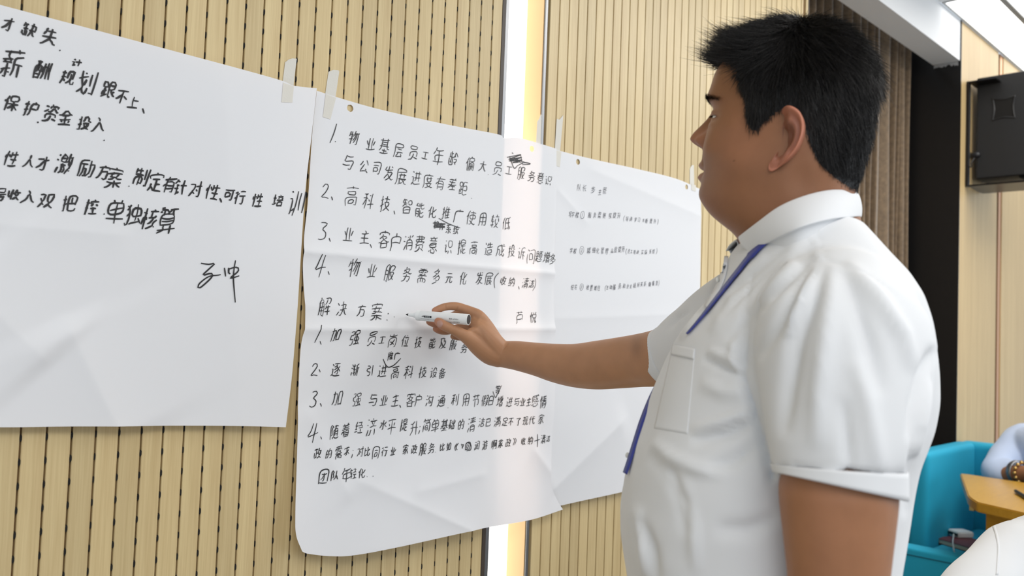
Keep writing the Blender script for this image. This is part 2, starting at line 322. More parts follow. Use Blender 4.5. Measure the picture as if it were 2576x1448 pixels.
# pen-stroke shapes of the characters, 64x64 grid, and where each stands on its sheet
GLYPHS = {'上': [[30,39,51,39],[30,56,30,12],[8,12,56,12]],
'不': [[31,42,28,40,13,28,8,26],[38,39,54,27],[9,54,54,54],[34,53,31,42,32,10]],
'与': [[8,23,40,23],[19,50,51,50],[20,56,16,40,16,35,52,34,50,18,47,12,44,10,34,10,32,12]],
'业': [[39,56,39,12],[53,44,46,27],[24,57,24,12],[10,44,18,28],[8,12,54,12]],
'主': [[28,57,36,50,36,46],[32,46,32,11],[14,29,50,29],[11,46,52,46],[8,10,56,10]],
'习': [[10,18,14,18,42,28],[12,54,52,53,50,14,47,10,38,10],[19,44,31,36]],
'了': [[11,53,48,52],[48,52,48,50,45,47,32,38,32,10,20,10]],
'人': [[32,42,34,40,36,32,44,19,54,12],[32,58,32,42],[32,42,29,40,27,32,22,21,10,10]],
'代': [[47,56,54,50],[16,42,12,41,7,35],[24,38,56,42],[36,56,38,40,43,18,48,12,54,10,56,12,57,18,56,21],[22,56,16,44,16,9]],
'件': [[14,42,11,40,8,37],[24,29,55,29],[40,56,40,9],[28,46,53,46],[20,57,14,44,14,9],[32,56,29,54,28,46,24,38]],
'位': [[39,57,40,52],[52,41,49,40,44,11],[14,42,12,40,8,34],[30,39,34,19],[26,47,54,47],[24,11,56,11],[20,57,14,42,16,40,16,9]],
'低': [[14,42,10,40,6,34],[39,18,42,10],[26,10,36,12],[26,36,56,36],[42,54,43,38,48,16,50,11,55,11,56,16,56,20],[19,57,14,44,14,9],[54,56,50,57,42,54,26,52,26,10]],
'住': [[38,57,41,52],[14,42,12,40,8,34],[24,46,56,46],[26,30,54,30],[40,46,40,11],[24,10,56,10],[20,57,14,42,16,40,16,9]],
'使': [[14,42,11,42,6,35],[34,16,36,16],[24,51,56,51],[40,30,54,30,54,42,25,42,26,30,39,30],[26,24,34,16,41,12,54,9,57,10],[40,57,40,30,36,18,30,12,24,10,21,10],[20,58,14,44,15,9]],
'保': [[38,28,32,20,22,12],[40,40,26,41,26,55,52,54,52,41,40,40],[14,42,11,41,8,36],[40,40,40,9],[38,28,42,30,56,30],[23,30,37,30,38,28,41,28,50,18,56,12],[20,57,14,42,15,41,15,9]],
'假': [[39,30,41,30],[23,20,34,20],[12,40,9,38,8,33],[46,18,46,16],[42,55,53,55,53,41,42,41],[23,31,34,31],[23,41,35,41,35,55,23,55,23,9],[42,33,53,33,53,29,46,16,36,9],[42,33,41,28,46,16,52,11,56,10],[18,58,16,56,12,40,13,40,13,9]],
'偏': [[38,57,40,52],[14,42,10,40,7,34],[46,34,46,10],[30,22,54,22],[38,34,38,10],[30,8,30,34,54,34,54,10,54,9,50,10],[26,42,54,42,53,52,26,52,25,26,22,12,22,8],[20,57,14,42,15,40,15,9]],
'做': [[48,18,37,10],[48,24,48,18],[48,18,56,10],[41,39,42,38,46,25,48,24],[54,46,52,32,49,24,48,24],[35,32,35,15,22,15],[41,39,38,38,38,34,35,32],[13,42,9,40,6,33],[21,46,36,46],[43,47,56,46],[35,32,22,32,22,12],[28,57,28,32],[44,58,41,39],[18,57,13,44,14,9]],
'元': [[23,36,22,26,20,19,14,12,9,10],[14,53,50,53],[38,37,40,11,44,10,53,10,55,12,56,18],[8,37,54,37]],
'入': [[24,54,30,48,32,42],[32,42,30,41,28,33,22,21,15,14,10,10,6,10],[32,42,35,40,46,20,54,13]],
'公': [[42,26,46,20,47,16],[47,16,50,16,54,10],[16,14,47,16],[22,55,18,45,10,36],[40,56,52,40],[31,39,17,18,16,14]],
'关': [[48,58,45,57,41,50,40,46],[32,28,44,16,54,10,56,11],[18,57,22,51,22,46],[12,46,51,46],[9,30,30,30,32,29,34,30,54,30],[32,45,32,28,28,22,18,13,10,10,8,10]],
'写': [[10,22,38,22],[21,43,46,43],[10,48,10,54,54,54,54,48],[24,51,22,48,19,36,20,32,48,31,47,20,44,11,38,9,30,11]],
'决': [[39,30,46,16,52,12,56,10],[10,54,16,46],[16,28,8,12],[26,48,50,48,50,32],[38,57,37,30,31,18,26,12,20,10],[23,31,37,31,37,30,56,31]],
'划': [[24,56,29,50],[30,36,26,26,21,24],[21,20,8,11],[21,20,24,14,29,10,34,10,34,14,34,20],[42,51,42,24],[54,56,53,10,50,9,45,9,42,10],[8,41,35,44],[16,57,16,42,21,24,21,20]],
'利': [[54,56,53,10,50,9,44,9,42,10],[39,50,39,24],[20,34,20,32],[20,34,16,32,7,18,7,16],[20,32,24,30,28,27],[20,54,20,9],[8,40,31,40],[8,52,29,56]],
'制': [[46,10,44,7],[54,57,54,11,52,10,46,10],[44,52,44,25],[12,50,34,50],[8,39,36,39],[10,14,10,30,34,30,34,14,30,13,26,14],[22,58,22,9],[12,56,12,50,8,44]],
'加': [[38,14,54,14],[8,46,29,46,28,14,26,10,20,10],[38,10,38,50,54,50,54,10],[16,57,14,24,8,10]],
'务': [[20,48,12,44],[20,48,30,40],[28,26,30,26],[36,40,38,38,51,35,58,36],[29,59,24,56,24,52],[12,26,50,26,50,17,46,10,39,9,35,10],[30,31,30,26,28,26,26,20,21,14,13,10,7,10],[10,34,21,36,28,38,30,40,36,40],[20,48,20,51,23,52,48,52,47,48,37,42,36,40]],
'动': [[16,39,10,18],[10,18,28,20],[10,53,28,53],[55,44,53,13,50,10,42,10],[8,39,29,39],[42,56,40,24,36,16,32,10],[34,44,55,44],[25,30,30,18]],
'励': [[30,33,29,12,28,10,22,11],[20,34,30,33],[44,56,42,26,38,16,35,10],[38,43,54,43,53,12,50,9,45,9],[10,44,32,44],[34,54,10,54,10,25,7,10],[20,44,20,22,14,10]],
'化': [[16,42,13,42,8,36],[24,24,34,28],[53,48,42,36,40,34,35,32],[35,56,34,28,36,11,53,10,55,13,56,20],[22,57,16,43,17,42,17,9]],
'升': [[43,56,43,9],[8,34,55,34],[21,51,20,24,15,15,8,10],[7,50,21,51,30,56,32,56]],
'单': [[44,56,41,48],[23,52,26,51],[8,19,56,19],[14,38,50,38],[32,48,32,9],[41,48,14,48,14,28,50,28,50,47,41,48],[20,57,23,52,23,48]],
'及': [[38,18,40,18],[21,40,24,38,28,31,38,18,40,18,44,14,52,10,56,11],[10,54,40,54,38,41,52,40,49,30,40,18,38,18,32,14,26,10,22,10,20,10],[20,54,21,40,18,28,14,18,10,12]],
'双': [[43,26,43,21],[35,53,38,37,41,27,43,26],[35,53,53,53,50,37,46,27,43,26],[43,21,30,10],[43,21,55,10],[12,41,17,33,20,30],[20,30,20,26],[20,26,22,26,26,18],[20,26,8,10],[9,53,26,53,25,42,22,32,20,30]],
'发': [[25,31,23,30,18,24,8,14],[44,56,48,52],[36,18,38,18],[26,34,48,34,48,31,38,18,24,10,18,10],[18,56,14,44,54,44],[30,57,30,46,28,44,25,31],[25,31,36,18,50,10,56,10]],
'可': [[48,54,48,10,37,9,36,10],[8,54,55,54],[14,24,34,24,33,40,14,40,14,19]],
'号': [[20,34,20,24,47,24],[47,24,46,14,42,10,32,9],[50,26,47,24],[48,48,47,44,16,44,16,55,46,56,48,48],[9,34,54,34]],
'司': [[10,54,52,54,52,11,50,10,42,10,40,11],[10,44,41,44],[14,19,36,19,37,33,14,34,14,16]],
'同': [[20,44,44,44],[10,9,10,54,53,54,54,12,52,10,46,8],[22,20,41,20,41,34,22,35,22,16]],
'员': [[36,16,54,10],[32,28,30,20,27,16,18,11,11,9,8,10],[14,19,14,36,50,36,50,20],[48,48,47,45,16,45,16,55,48,55,48,48]],
'和': [[18,35,16,34,7,19,7,16],[19,34,25,31,28,26,28,22],[36,16,52,16],[36,12,36,52,52,52,52,12],[19,54,19,9],[8,40,30,40],[9,53,29,56]],
'品': [[37,12,54,12],[10,12,26,12],[19,55,18,55,18,40,46,40,45,55,19,55],[36,9,36,30,54,29,54,10],[10,9,10,30,26,29,26,10]],
'啊': [[54,55,54,12,53,10,49,9,45,10],[30,20,32,20,34,24,34,32,30,40,33,55,24,56,24,8],[9,24,18,24,18,52,9,53,9,18],[39,55,56,54],[40,24,46,24,46,44,40,44,39,20]],
'回': [[10,12,54,12],[22,38,22,25,40,25,40,42,22,42,22,38],[10,9,10,55,53,55,54,9]],
'团': [[10,11,10,55,53,55,54,11],[10,11,54,11],[36,37,32,36,28,31,18,24],[36,48,36,20,30,18,28,20],[18,42,36,40,46,42]],
'培': [[39,58,41,52],[30,11,30,26,51,26,52,11],[30,11,52,11],[50,46,46,35],[31,46,34,40],[25,35,56,35],[8,44,20,44],[14,57,14,21],[27,51,54,51],[8,18,14,21,20,22,23,25]],
'基': [[19,38,44,38],[19,45,44,45],[32,24,32,10],[20,20,44,20],[10,52,53,52],[8,30,56,30],[12,10,52,10],[44,57,45,26,53,20,57,20],[19,58,20,28,14,22,8,18]],
'增': [[29,12,50,12],[50,46,44,38],[48,58,46,50],[40,50,40,34],[30,58,33,55,32,50],[32,45,34,39],[29,19,50,19],[8,44,20,44],[14,57,14,20],[46,50,26,50,26,34,27,34,52,34,53,50,46,50],[29,9,30,27,50,27,50,9],[20,22,8,18,6,14]],
'备': [[8,34,25,38,29,41],[35,41,36,39,50,35,56,34,58,36],[11,45,20,50],[27,58,25,58,24,54],[20,50,29,41],[29,41,35,41],[24,54,20,52,20,50],[24,54,44,52,44,49,36,44,35,41],[32,30,32,10],[15,10,48,10],[15,20,48,20],[15,10,16,30,48,30,48,10]],
'多': [[42,38,38,36,38,33],[11,9,32,14,36,16,36,18],[30,23,34,21,36,18],[32,58,30,58,28,53],[22,44,24,44,28,40],[44,52,40,46,33,40,28,40],[11,32,24,36,28,40],[10,46,14,45,26,53,44,52],[15,24,20,24,36,33,52,32,52,28,47,22,40,18,36,18]],
'大': [[32,39,42,20,48,14,54,10,56,11],[9,41,30,41,32,40,34,41,54,41],[32,57,32,39,30,37,27,28,22,20,16,14,10,10,7,10]],
'失': [[32,30,37,22,43,16,50,11,55,10,57,10],[16,48,8,38],[20,58,18,56,16,48],[16,48,50,48],[32,57,31,30,28,23,23,18,16,12,9,10,6,10],[8,32,32,30,34,32,56,32]],
'好': [[18,23,18,21],[32,54,52,54,50,49,43,40,43,10,36,8,33,10],[30,33,56,33],[8,46,24,46,24,36,20,24,12,13,8,10],[15,58,10,30,16,24,18,24,18,21,25,16]],
'如': [[21,22,21,20],[36,14,54,14],[36,10,36,52,54,51,54,12],[17,58,11,30,20,22,21,20,28,15],[8,46,28,46],[28,46,26,32,21,20,16,14,8,10]],
'字': [[18,41,42,40],[29,58,32,56,32,52],[9,26,54,26],[42,40,41,38,33,32,32,30,31,10,23,9],[10,44,10,52,33,52,53,52,54,44]],
'学': [[29,58,30,58,33,53,33,48],[15,57,18,52,18,48],[49,57,46,52,46,48],[42,38,40,34,32,30,31,10,22,8,19,10],[8,25,55,25],[18,38,46,38],[10,41,10,48,46,48,54,48,54,41]],
'宅': [[28,59,31,58,32,52],[8,25,55,30],[29,40,29,13,30,10,50,10,54,14,53,20],[10,44,10,52,33,52,54,52,54,44],[12,38,29,40,42,44,45,44]],
'定': [[29,58,32,56,32,52],[32,26,49,26],[16,22,8,10],[18,30,16,22],[32,40,32,12],[18,40,46,40],[10,43,10,51,33,52,53,51,54,43],[16,22,20,20,23,15,32,11,54,10]],
'实': [[13,34,20,31],[32,57,32,52],[30,24,32,24],[37,18,54,10],[20,44,24,41],[10,24,54,24],[10,44,10,51,34,52,52,51,53,44],[34,44,32,24,30,24,29,20,22,14,14,10,10,10]],
'客': [[18,10,46,10],[31,58,32,53],[22,41,30,32],[30,32,34,32],[30,32,18,26],[28,48,26,48,25,44],[25,44,43,43,42,40,35,34,34,32],[18,26,18,10],[8,24,18,26,18,22,46,22],[46,26,46,10],[10,46,10,52,33,53,54,52,54,46],[34,32,36,30,46,26,54,24,56,26],[10,36,12,36,25,44]],
'家': [[35,28,41,29],[29,58,31,58,32,53],[10,12,22,16,32,23,35,24],[41,29,46,19,55,12],[48,35,42,32,41,29],[30,43,28,38],[11,32,28,38],[9,23,12,22,31,32],[17,43,46,43],[10,45,10,52,32,53,54,52,54,45],[28,38,31,32,33,31,35,28,36,16,32,10,28,8,24,9]],
'对': [[18,30,22,29],[22,25,9,10],[22,25,25,23,28,18],[34,34,35,33,40,24],[49,58,49,11,46,9,41,9,39,10],[33,44,56,44],[9,50,26,50,26,40,22,29,22,25]],
'层': [[22,36,51,36],[30,25,30,22,24,14,22,10,49,12],[13,44,52,44,52,55,12,55,12,26,8,8],[19,26,55,26],[46,20,49,12,52,10]],
'展': [[54,22,51,22,44,16],[24,26,24,10],[24,10,36,12,38,14],[24,10,21,8],[44,41,44,26],[28,41,28,26],[19,36,53,36],[13,46,52,46,52,55,13,55,12,22,8,10],[18,26,56,26],[36,26,38,20,45,14,52,10,56,10]],
'岗': [[12,9,12,40,52,40,52,10,43,9],[32,57,32,48],[32,24,34,24],[12,55,12,48,52,48,52,55],[42,34,34,24,32,24,28,20,19,16],[19,32,24,30,32,24,34,24,43,16]],
'工': [[32,51,32,14],[8,14,55,14],[11,51,52,51]],
'差': [[22,26,9,14],[47,58,44,58,42,50],[24,32,26,32],[20,56,22,50],[37,24,37,12],[22,26,26,24,50,24],[30,50,27,34,24,32,22,26],[14,41,50,41],[8,32,55,32],[18,11,54,11],[11,50,52,50]],
'已': [[14,34,48,34],[10,54,48,54,48,32],[14,44,14,15,16,12,48,10,54,14,55,20]],
'平': [[16,46,20,37],[48,46,43,36],[11,54,52,54],[8,29,56,29],[32,54,32,9]],
'年': [[18,51,9,40],[20,58,18,51],[18,51,53,50],[34,50,34,9],[18,22,18,38,52,38],[8,22,56,22]],
'广': [[33,57,35,49],[54,49,14,49,12,22,8,10]],
'度': [[34,14,40,14],[18,10,29,11,34,14],[26,25,26,22,34,14],[40,14,42,12,52,9,58,10],[34,58,34,52],[18,25,48,24,48,22,40,14],[55,52,12,52,12,23,8,10],[27,46,28,32,45,32,46,46],[18,42,54,42]],
'引': [[12,55,32,54,32,42,13,42,12,29,32,28,30,12,26,9,19,9,16,11],[50,56,50,9]],
'强': [[41,44,30,44,31,55,50,55,52,54,52,44,41,44],[8,54,22,54,22,42,10,42,8,30,8,28,22,28,20,12,16,9,10,10],[41,36,30,36,30,24,53,24,53,35,41,36],[41,44,41,12],[27,10,53,12],[50,18,53,12,56,8,58,8]],
'性': [[20,48,24,41],[15,57,15,9],[9,46,7,35],[24,41,25,40],[28,29,52,29],[41,57,41,11],[30,46,54,46],[24,10,56,10],[31,55,30,46,26,38]],
'悦': [[20,48,24,40],[30,58,35,52,34,46],[9,46,8,35],[36,32,34,22,32,16,28,12,23,10],[16,57,16,9],[45,32,46,10,55,10,56,15,55,18],[50,57,46,46],[46,46,28,46,28,32,52,32,52,46,46,46]],
'情': [[18,50,20,44],[26,25,52,25],[14,58,14,9],[44,9,42,7],[26,18,52,18],[8,47,7,35],[24,54,54,54],[26,46,53,46],[22,40,56,40],[39,57,39,40],[26,9,27,32,51,32,51,10,44,9,42,10]],
'意': [[22,18,22,10,26,9,40,9,42,10,42,14],[48,19,54,12],[14,18,10,12],[31,58,32,54],[16,32,48,32],[30,24,30,22,36,18],[19,50,22,50],[43,54,41,44],[9,44,54,44],[48,32,47,24,16,24,16,38,48,38,48,32],[12,54,52,54],[22,54,22,44]],
'感': [[18,45,32,45],[20,20,20,12,24,9,43,10,45,13,44,16],[34,27,38,27,44,32],[12,18,10,12],[51,45,48,38,44,35],[44,35,44,32],[44,32,48,26,52,26,56,28,55,34],[44,58,50,56,50,52],[48,20,50,19,54,12],[28,23,34,17],[32,30,32,38,19,38,20,29,32,30],[56,52,12,52,12,38,8,26],[38,58,40,42,42,37,44,35]],
'成': [[42,18,48,10,52,10,54,11,56,16,54,21],[12,36,27,36,26,19,24,17,20,17],[51,38,46,27,42,24],[42,18,28,10],[44,57,52,53],[56,48,12,48,12,28,10,14,8,10,8,8],[36,57,38,38,40,26,42,24,42,18]],
'户': [[30,58,32,58,33,54,32,48],[15,34,50,33],[8,9,14,26,15,48,49,48,50,30]],
'才': [[35,45,28,34,22,27,9,18],[39,57,39,12,36,10,29,10,26,12],[9,46,34,46,35,45,54,46]],
'技': [[40,57,40,36],[27,48,54,48],[8,46,22,46],[6,25,8,28,22,32],[30,36,33,26,40,18,52,10,58,10],[15,58,15,10,10,8],[30,36,52,36,52,32,47,24,38,16,26,10,23,10]],
'把': [[40,54,40,32],[28,32,54,32],[15,57,15,12,14,9,9,10],[8,46,21,46],[54,28,54,54,28,54,28,14,30,12,34,10,50,10,56,13,56,18],[8,28,22,32]],
'投': [[26,39,31,44,32,56,46,56,47,42,55,40],[38,16,40,16],[8,46,22,46],[16,57,16,12,14,10,10,9,7,10],[8,28,16,29,16,31,22,32],[28,32,29,28,38,16,40,16,44,14,53,10,56,10],[28,32,50,32,50,29,40,16,38,16,33,12,24,10]],
'护': [[31,33,54,32],[41,56,44,52,42,48],[6,44,8,46,22,46],[8,28,16,29,16,30,22,32],[54,30,54,48,31,48,30,20,25,10],[16,58,16,10,10,9]],
'控': [[36,44,27,35],[40,58,42,51],[14,30,14,28],[40,28,40,11],[46,43,54,36],[8,46,20,46],[26,45,26,51,55,51,56,46],[7,27,14,28,14,30,20,31],[14,58,14,10,10,9,8,10],[28,29,52,29],[24,10,56,10]],
'推': [[30,24,54,24],[30,36,54,36],[30,48,55,47],[30,12,56,12],[8,46,21,46],[29,43,26,42,22,32,8,28],[43,56,45,52,44,47,44,47,44,12],[14,58,14,10,12,9,8,10],[33,57,29,45,30,9]],
'提': [[40,22,52,22],[28,48,52,48],[28,19,34,14,41,10,56,10],[8,46,20,46],[40,32,40,11],[52,48,51,40,28,41,28,56,52,56,52,48],[8,28,20,32],[14,58,14,10,10,9,6,10],[26,33,55,33],[29,26,28,19,22,10]],
'搞': [[38,58,40,52],[15,31,14,29],[26,9,26,30,53,30,54,10,49,8],[30,39,30,36,50,36,50,45,30,45,30,39],[34,14,46,14,46,22,34,23,34,14],[26,52,55,52],[8,46,20,46],[7,28,14,29,15,31,20,32],[14,58,14,11,14,10,9,10]],
'操': [[36,30,40,28],[44,31,40,28],[44,31,44,40,54,40,54,30,44,31],[38,22,28,13,23,10,20,12],[14,31,14,29],[36,30,36,40,26,40,26,30,36,30],[42,22,46,17,53,12,58,12],[42,56,32,56,31,47,48,46,48,56,42,56],[40,28,40,9],[8,46,20,46],[8,28,20,32],[14,58,14,10,12,9,9,10],[24,23,36,23,38,22,44,23,56,23]],
'收': [[34,40,32,39,30,34],[44,20,53,11,58,10],[44,24,44,20],[34,40,36,39,38,30,44,24],[52,46,48,32,46,25,44,24],[10,50,10,22],[10,22,24,24],[44,20,31,10],[36,46,56,46],[24,56,24,9],[38,57,34,40]],
'政': [[52,47,48,30,46,24,44,24],[20,36,32,36,34,39,36,40],[10,40,10,16],[44,20,54,10,57,10],[36,40,38,39,42,25,44,24],[44,24,44,20],[44,20,32,10],[38,48,56,47],[20,54,20,18],[8,54,30,54],[8,15,30,20],[42,59,40,56,36,40]],
'断': [[30,54,28,46],[10,56,10,15,30,14,34,12],[50,38,50,9],[16,54,18,48],[23,36,26,34,30,28],[38,38,56,38],[15,40,32,40],[23,58,23,20],[54,57,38,52,38,26,36,16,34,12,34,7],[23,36,14,24,14,22]],
'方': [[24,34,48,34,47,17,45,11,40,9,35,9,31,11],[32,57,34,54,33,48],[9,48,54,48],[25,48,24,36,22,24,15,14,9,10]],
'日': [[16,34,48,34],[16,13,48,13],[16,10,16,54,48,53,48,10]],
'智': [[16,10,48,10],[19,40,12,33,6,32],[19,40,28,35],[14,58,13,54],[16,20,48,20],[13,54,9,50,9,44],[36,43,36,37,52,37,52,52,36,53,36,43],[20,53,19,40],[9,44,30,44],[16,10,16,29,46,29,48,10],[13,54,28,53]],
'有': [[23,50,26,50],[19,37,16,36,8,28],[20,30,48,30],[20,20,48,20],[20,40,48,40,48,10,46,9,40,9,38,10],[9,50,55,50],[27,58,26,50,23,50,19,38,20,9]],
'服': [[46,20,46,16],[11,42,24,42],[11,28,24,28],[44,44,51,44,53,45,53,55,33,55,33,9],[33,36,54,36,52,26,49,21,46,20,46,16,39,10],[8,10,11,28,11,56,24,56,24,10,20,8,17,10],[38,36,40,30,44,20,46,20,46,16,54,10,56,10]],
'校': [[40,58,42,54,41,49],[16,37,20,36,22,28],[48,44,54,34],[16,38,12,36,7,19],[48,33,41,20,32,12,28,10,26,10],[28,49,56,49],[16,58,16,9],[9,46,22,46],[30,36,34,32,38,24,46,15,53,10,58,11],[36,44,27,34]],
'核': [[42,57,44,50],[16,39,20,38,22,32],[16,37,12,36,7,20],[46,19,53,13],[53,30,46,22,46,19],[26,10,46,19],[43,35,40,30,34,24,28,22],[50,42,46,36,43,35],[39,50,33,36],[8,46,22,46],[28,36,43,35],[16,58,16,9],[28,50,56,50]],
'案': [[28,49,26,44],[37,34,39,32,50,30,56,30],[28,22,26,18,19,14,10,10,6,11],[36,22,38,18,41,16,51,11,56,10],[43,44,42,40,37,34],[30,58,31,58,32,54],[22,44,20,37],[10,50,10,54,54,54,54,50],[32,26,32,9],[8,22,56,22],[8,44,55,44],[15,36,20,37,26,36,28,34],[9,30,22,30,27,32,29,34,37,34]],
'楼': [[14,36,12,34,7,23,7,20],[44,14,54,10],[40,32,38,31,37,27],[15,39,19,37,21,32],[38,46,34,40,26,36],[24,10,26,9,32,10,38,12,39,14],[48,26,47,20,44,14],[44,46,50,39,54,36,56,36],[30,56,32,52,32,46],[52,56,49,52,49,46],[40,58,40,36],[8,46,20,46],[15,58,15,9],[27,46,38,46,38,46,54,46],[26,26,55,26],[34,26,32,18,39,14,44,14]],
'步': [[17,53,17,40],[32,52,50,52],[20,34,12,23],[32,57,32,22,35,19],[8,40,54,40],[49,32,45,26,34,18,20,12,10,10,6,11]],
'比': [[12,12,27,16,29,18],[12,40,27,40],[52,46,42,37,36,36],[12,56,12,12],[36,57,36,12,41,10,52,11,54,16,54,24]],
'水': [[50,46,39,34],[32,39,39,34],[10,43,22,43,23,39,16,24,8,16],[39,34,40,31,43,26,54,17],[32,57,32,13,31,10,25,9]],
'求': [[42,57,50,52,50,48],[7,16,12,18,28,26,32,27],[51,40,40,30],[9,48,54,48],[32,57,32,12,29,9,22,10],[32,38,36,36,38,30,40,30,42,26,49,18,55,15]],
'沟': [[31,58,29,49],[34,40,28,23],[12,56,18,52],[18,27,18,26,10,11],[8,40,14,38],[29,49,28,48,22,38],[29,49,54,49],[28,23,43,24],[54,49,53,26,51,11,48,9,42,9,39,10],[40,32,45,22]],
'洁': [[27,11,27,26,50,26,51,11],[27,11,51,11],[8,40,14,38],[17,26,18,24,10,11],[10,56,15,54],[39,57,39,36],[24,49,55,49],[25,36,53,36]],
'济': [[30,28,30,20,28,16,24,11,18,10],[42,38,44,36,54,32,58,34],[48,51,46,44,42,38],[38,38,42,38],[37,58,38,52],[11,56,16,54],[23,32,34,34,38,38],[8,41,12,38],[16,26,10,10],[48,28,48,10],[30,51,30,48,38,38],[23,51,56,51]],
'消': [[27,21,52,21],[27,31,52,31],[12,56,17,53],[17,26,10,10],[27,54,30,48],[40,57,40,42],[8,41,14,38],[54,56,50,48],[27,9,27,41,52,40,52,10,46,9,42,10]],
'润': [[15,26,10,11],[24,58,28,51],[22,46,22,10],[8,41,14,38],[34,55,54,55,54,11,50,9,45,10],[10,56,16,52],[30,31,45,31],[30,44,46,44],[29,16,46,16],[38,44,38,16]],
'清': [[26,18,50,18],[26,25,50,25],[7,40,8,41,14,38],[16,26,10,11],[10,56,16,54],[21,40,56,40],[23,54,54,54],[24,46,52,46],[38,58,38,40],[26,9,26,32,50,32,50,10,50,9,44,9]],
'渐': [[15,26,10,11],[52,40,52,9],[8,41,14,38],[54,56,42,53,42,24,38,8],[42,40,56,40],[20,20,36,23],[27,57,22,33,36,33],[11,56,22,50,36,50],[30,42,30,10]],
'游': [[14,25,9,10],[10,56,16,54],[25,48,28,48],[42,50,56,50],[8,41,14,38],[34,36,33,12,31,10,27,9],[24,36,34,36],[20,48,35,48,40,46],[40,26,56,26],[40,46,39,42,42,40,53,40,52,36,48,32,48,10,44,8,40,10],[24,58,28,54,28,48,25,48,24,25,18,10],[44,57,42,50,40,46]],
'满': [[9,40,14,37],[33,25,28,18,24,17],[33,25,36,24,36,23],[16,26,10,12],[44,25,46,24,48,20],[12,56,16,53],[22,53,55,53],[32,58,32,49],[22,44,56,44],[45,58,45,49],[24,10,24,34,54,34,54,10,52,8,47,9],[34,44,33,25],[44,44,44,25,38,16]],
'激': [[8,41,13,38],[48,18,52,13],[28,58,26,52],[10,56,14,52],[48,24,48,18],[48,18,39,10],[26,33,27,32,27,29],[42,40,43,38,46,25,48,24],[14,25,8,11],[54,46,52,31,50,24,48,24],[20,44,34,44],[24,22,34,22,32,10,26,10],[43,47,56,46],[44,58,42,40],[18,29,36,29],[34,37,34,52,21,52,21,37,38,36,42,40],[24,28,22,16,18,10]],
'物': [[55,48,52,14,50,10,43,10],[40,48,36,34,28,22],[48,48,44,31,36,16],[58,50,55,48],[10,46,24,46],[33,48,55,48],[8,26,24,32],[18,58,18,9],[35,58,33,48,28,39],[10,54,10,46,7,38]],
'独': [[15,50,15,47],[18,32,16,32,12,27],[40,58,40,13],[40,29,28,29,28,46,52,46,53,46,53,30,40,29],[20,56,18,52,15,50,15,47,8,42],[23,8,26,11,53,14],[9,56,15,50,15,47,18,42,19,24,18,16,16,10,10,9,8,10],[50,22,56,10]],
'现': [[40,26,43,24,43,12,44,10,54,10,55,12,56,18],[30,28,30,55,50,55,52,54,52,28],[9,37,22,37],[8,54,23,54],[16,54,16,18],[6,16,24,20],[40,46,40,26,34,16,25,10]],
'理': [[14,54,15,19],[8,37,20,37],[28,22,54,22],[8,54,22,54],[28,44,54,44],[41,33,28,34,28,55,54,55,54,33,41,33],[41,55,41,11],[24,10,56,10],[8,16,22,20]],
'用': [[14,40,52,40],[14,26,52,26],[32,54,32,10],[8,10,12,16,14,26,14,54,52,54,52,10,48,9,42,10]],
'的': [[38,36,44,26],[18,57,16,48],[41,59,38,58],[37,49,54,48,53,20,51,12,46,10,42,10,39,12],[10,32,26,32],[10,14,26,14,26,48,10,48,10,10],[38,58,37,49,32,40,26,39]],
'着': [[20,23,49,23],[20,10,49,10],[20,58,22,54,22,52],[26,44,28,44],[44,58,42,52],[20,17,49,17],[20,28,16,26,8,20],[21,30,20,28],[21,30,48,30,49,10],[30,51,28,44,26,42,26,37],[14,44,50,44],[22,36,20,28,20,10],[11,52,52,52],[8,36,54,36]],
'础': [[12,37,22,36,22,16,12,16],[10,32,8,32,6,27],[30,52,31,38,52,38,53,52],[42,56,42,12],[30,29,30,12,54,12],[54,29,54,10],[8,54,24,54],[14,54,14,50,10,34,12,11]],
'科': [[35,54,40,50],[32,38,40,32],[14,34,16,34],[16,36,20,35,25,28],[14,34,7,20],[49,57,49,9],[8,42,25,42,28,40],[30,20,56,24],[17,54,17,9],[8,53,17,54,24,56,26,56]],
'等': [[38,58,36,53],[14,58,14,53],[19,23,19,18,24,16],[18,52,20,47],[44,52,45,48],[14,53,12,52,9,48],[14,40,50,40],[44,32,43,10,35,9],[10,23,54,23],[8,32,56,32],[36,53,55,53],[14,53,29,53,33,50],[36,53,34,52,32,48,32,32]],
'简': [[46,52,48,46],[14,42,17,40],[26,40,52,40,52,10,50,9,44,10],[21,52,23,46],[16,58,16,54],[23,24,40,24],[38,53,34,48],[16,54,13,52,10,48],[11,36,11,9],[38,58,38,53],[40,24,40,16,23,16,24,32,40,32,40,24],[16,54,29,53],[38,53,54,53]],
'算': [[44,54,46,49,46,45],[15,39,49,39],[15,33,49,33],[14,54,12,53,10,50],[32,49,32,45],[20,54,20,45],[17,59,14,58,14,54],[38,57,37,54],[37,54,55,54],[14,54,30,54,32,51],[42,26,42,9],[8,18,56,18],[46,45,16,45,15,28,22,26,48,26,49,44,46,45],[23,26,23,18,22,18,20,14,13,10,10,10],[37,54,32,49]],
'管': [[38,57,38,54],[38,54,33,48],[18,10,50,10],[20,53,22,48],[14,58,14,54],[32,48,31,46,32,42],[33,48,32,48],[14,54,12,52,9,48],[18,20,48,20,50,10],[45,53,48,48],[10,36,11,42,52,42,54,36],[18,26,46,26,46,34,46,35,18,35,18,10],[38,54,55,54],[14,54,28,54]],
'精': [[8,54,10,44],[32,25,52,25],[23,54,20,44],[32,18,52,18],[14,30,12,28,7,19,7,16],[15,32,19,30,22,24],[15,32,14,30],[30,46,54,46],[28,40,56,40],[8,38,22,38],[42,58,42,40],[29,54,54,54],[32,9,32,32,52,32,52,10,50,8,44,10],[15,58,15,9]],
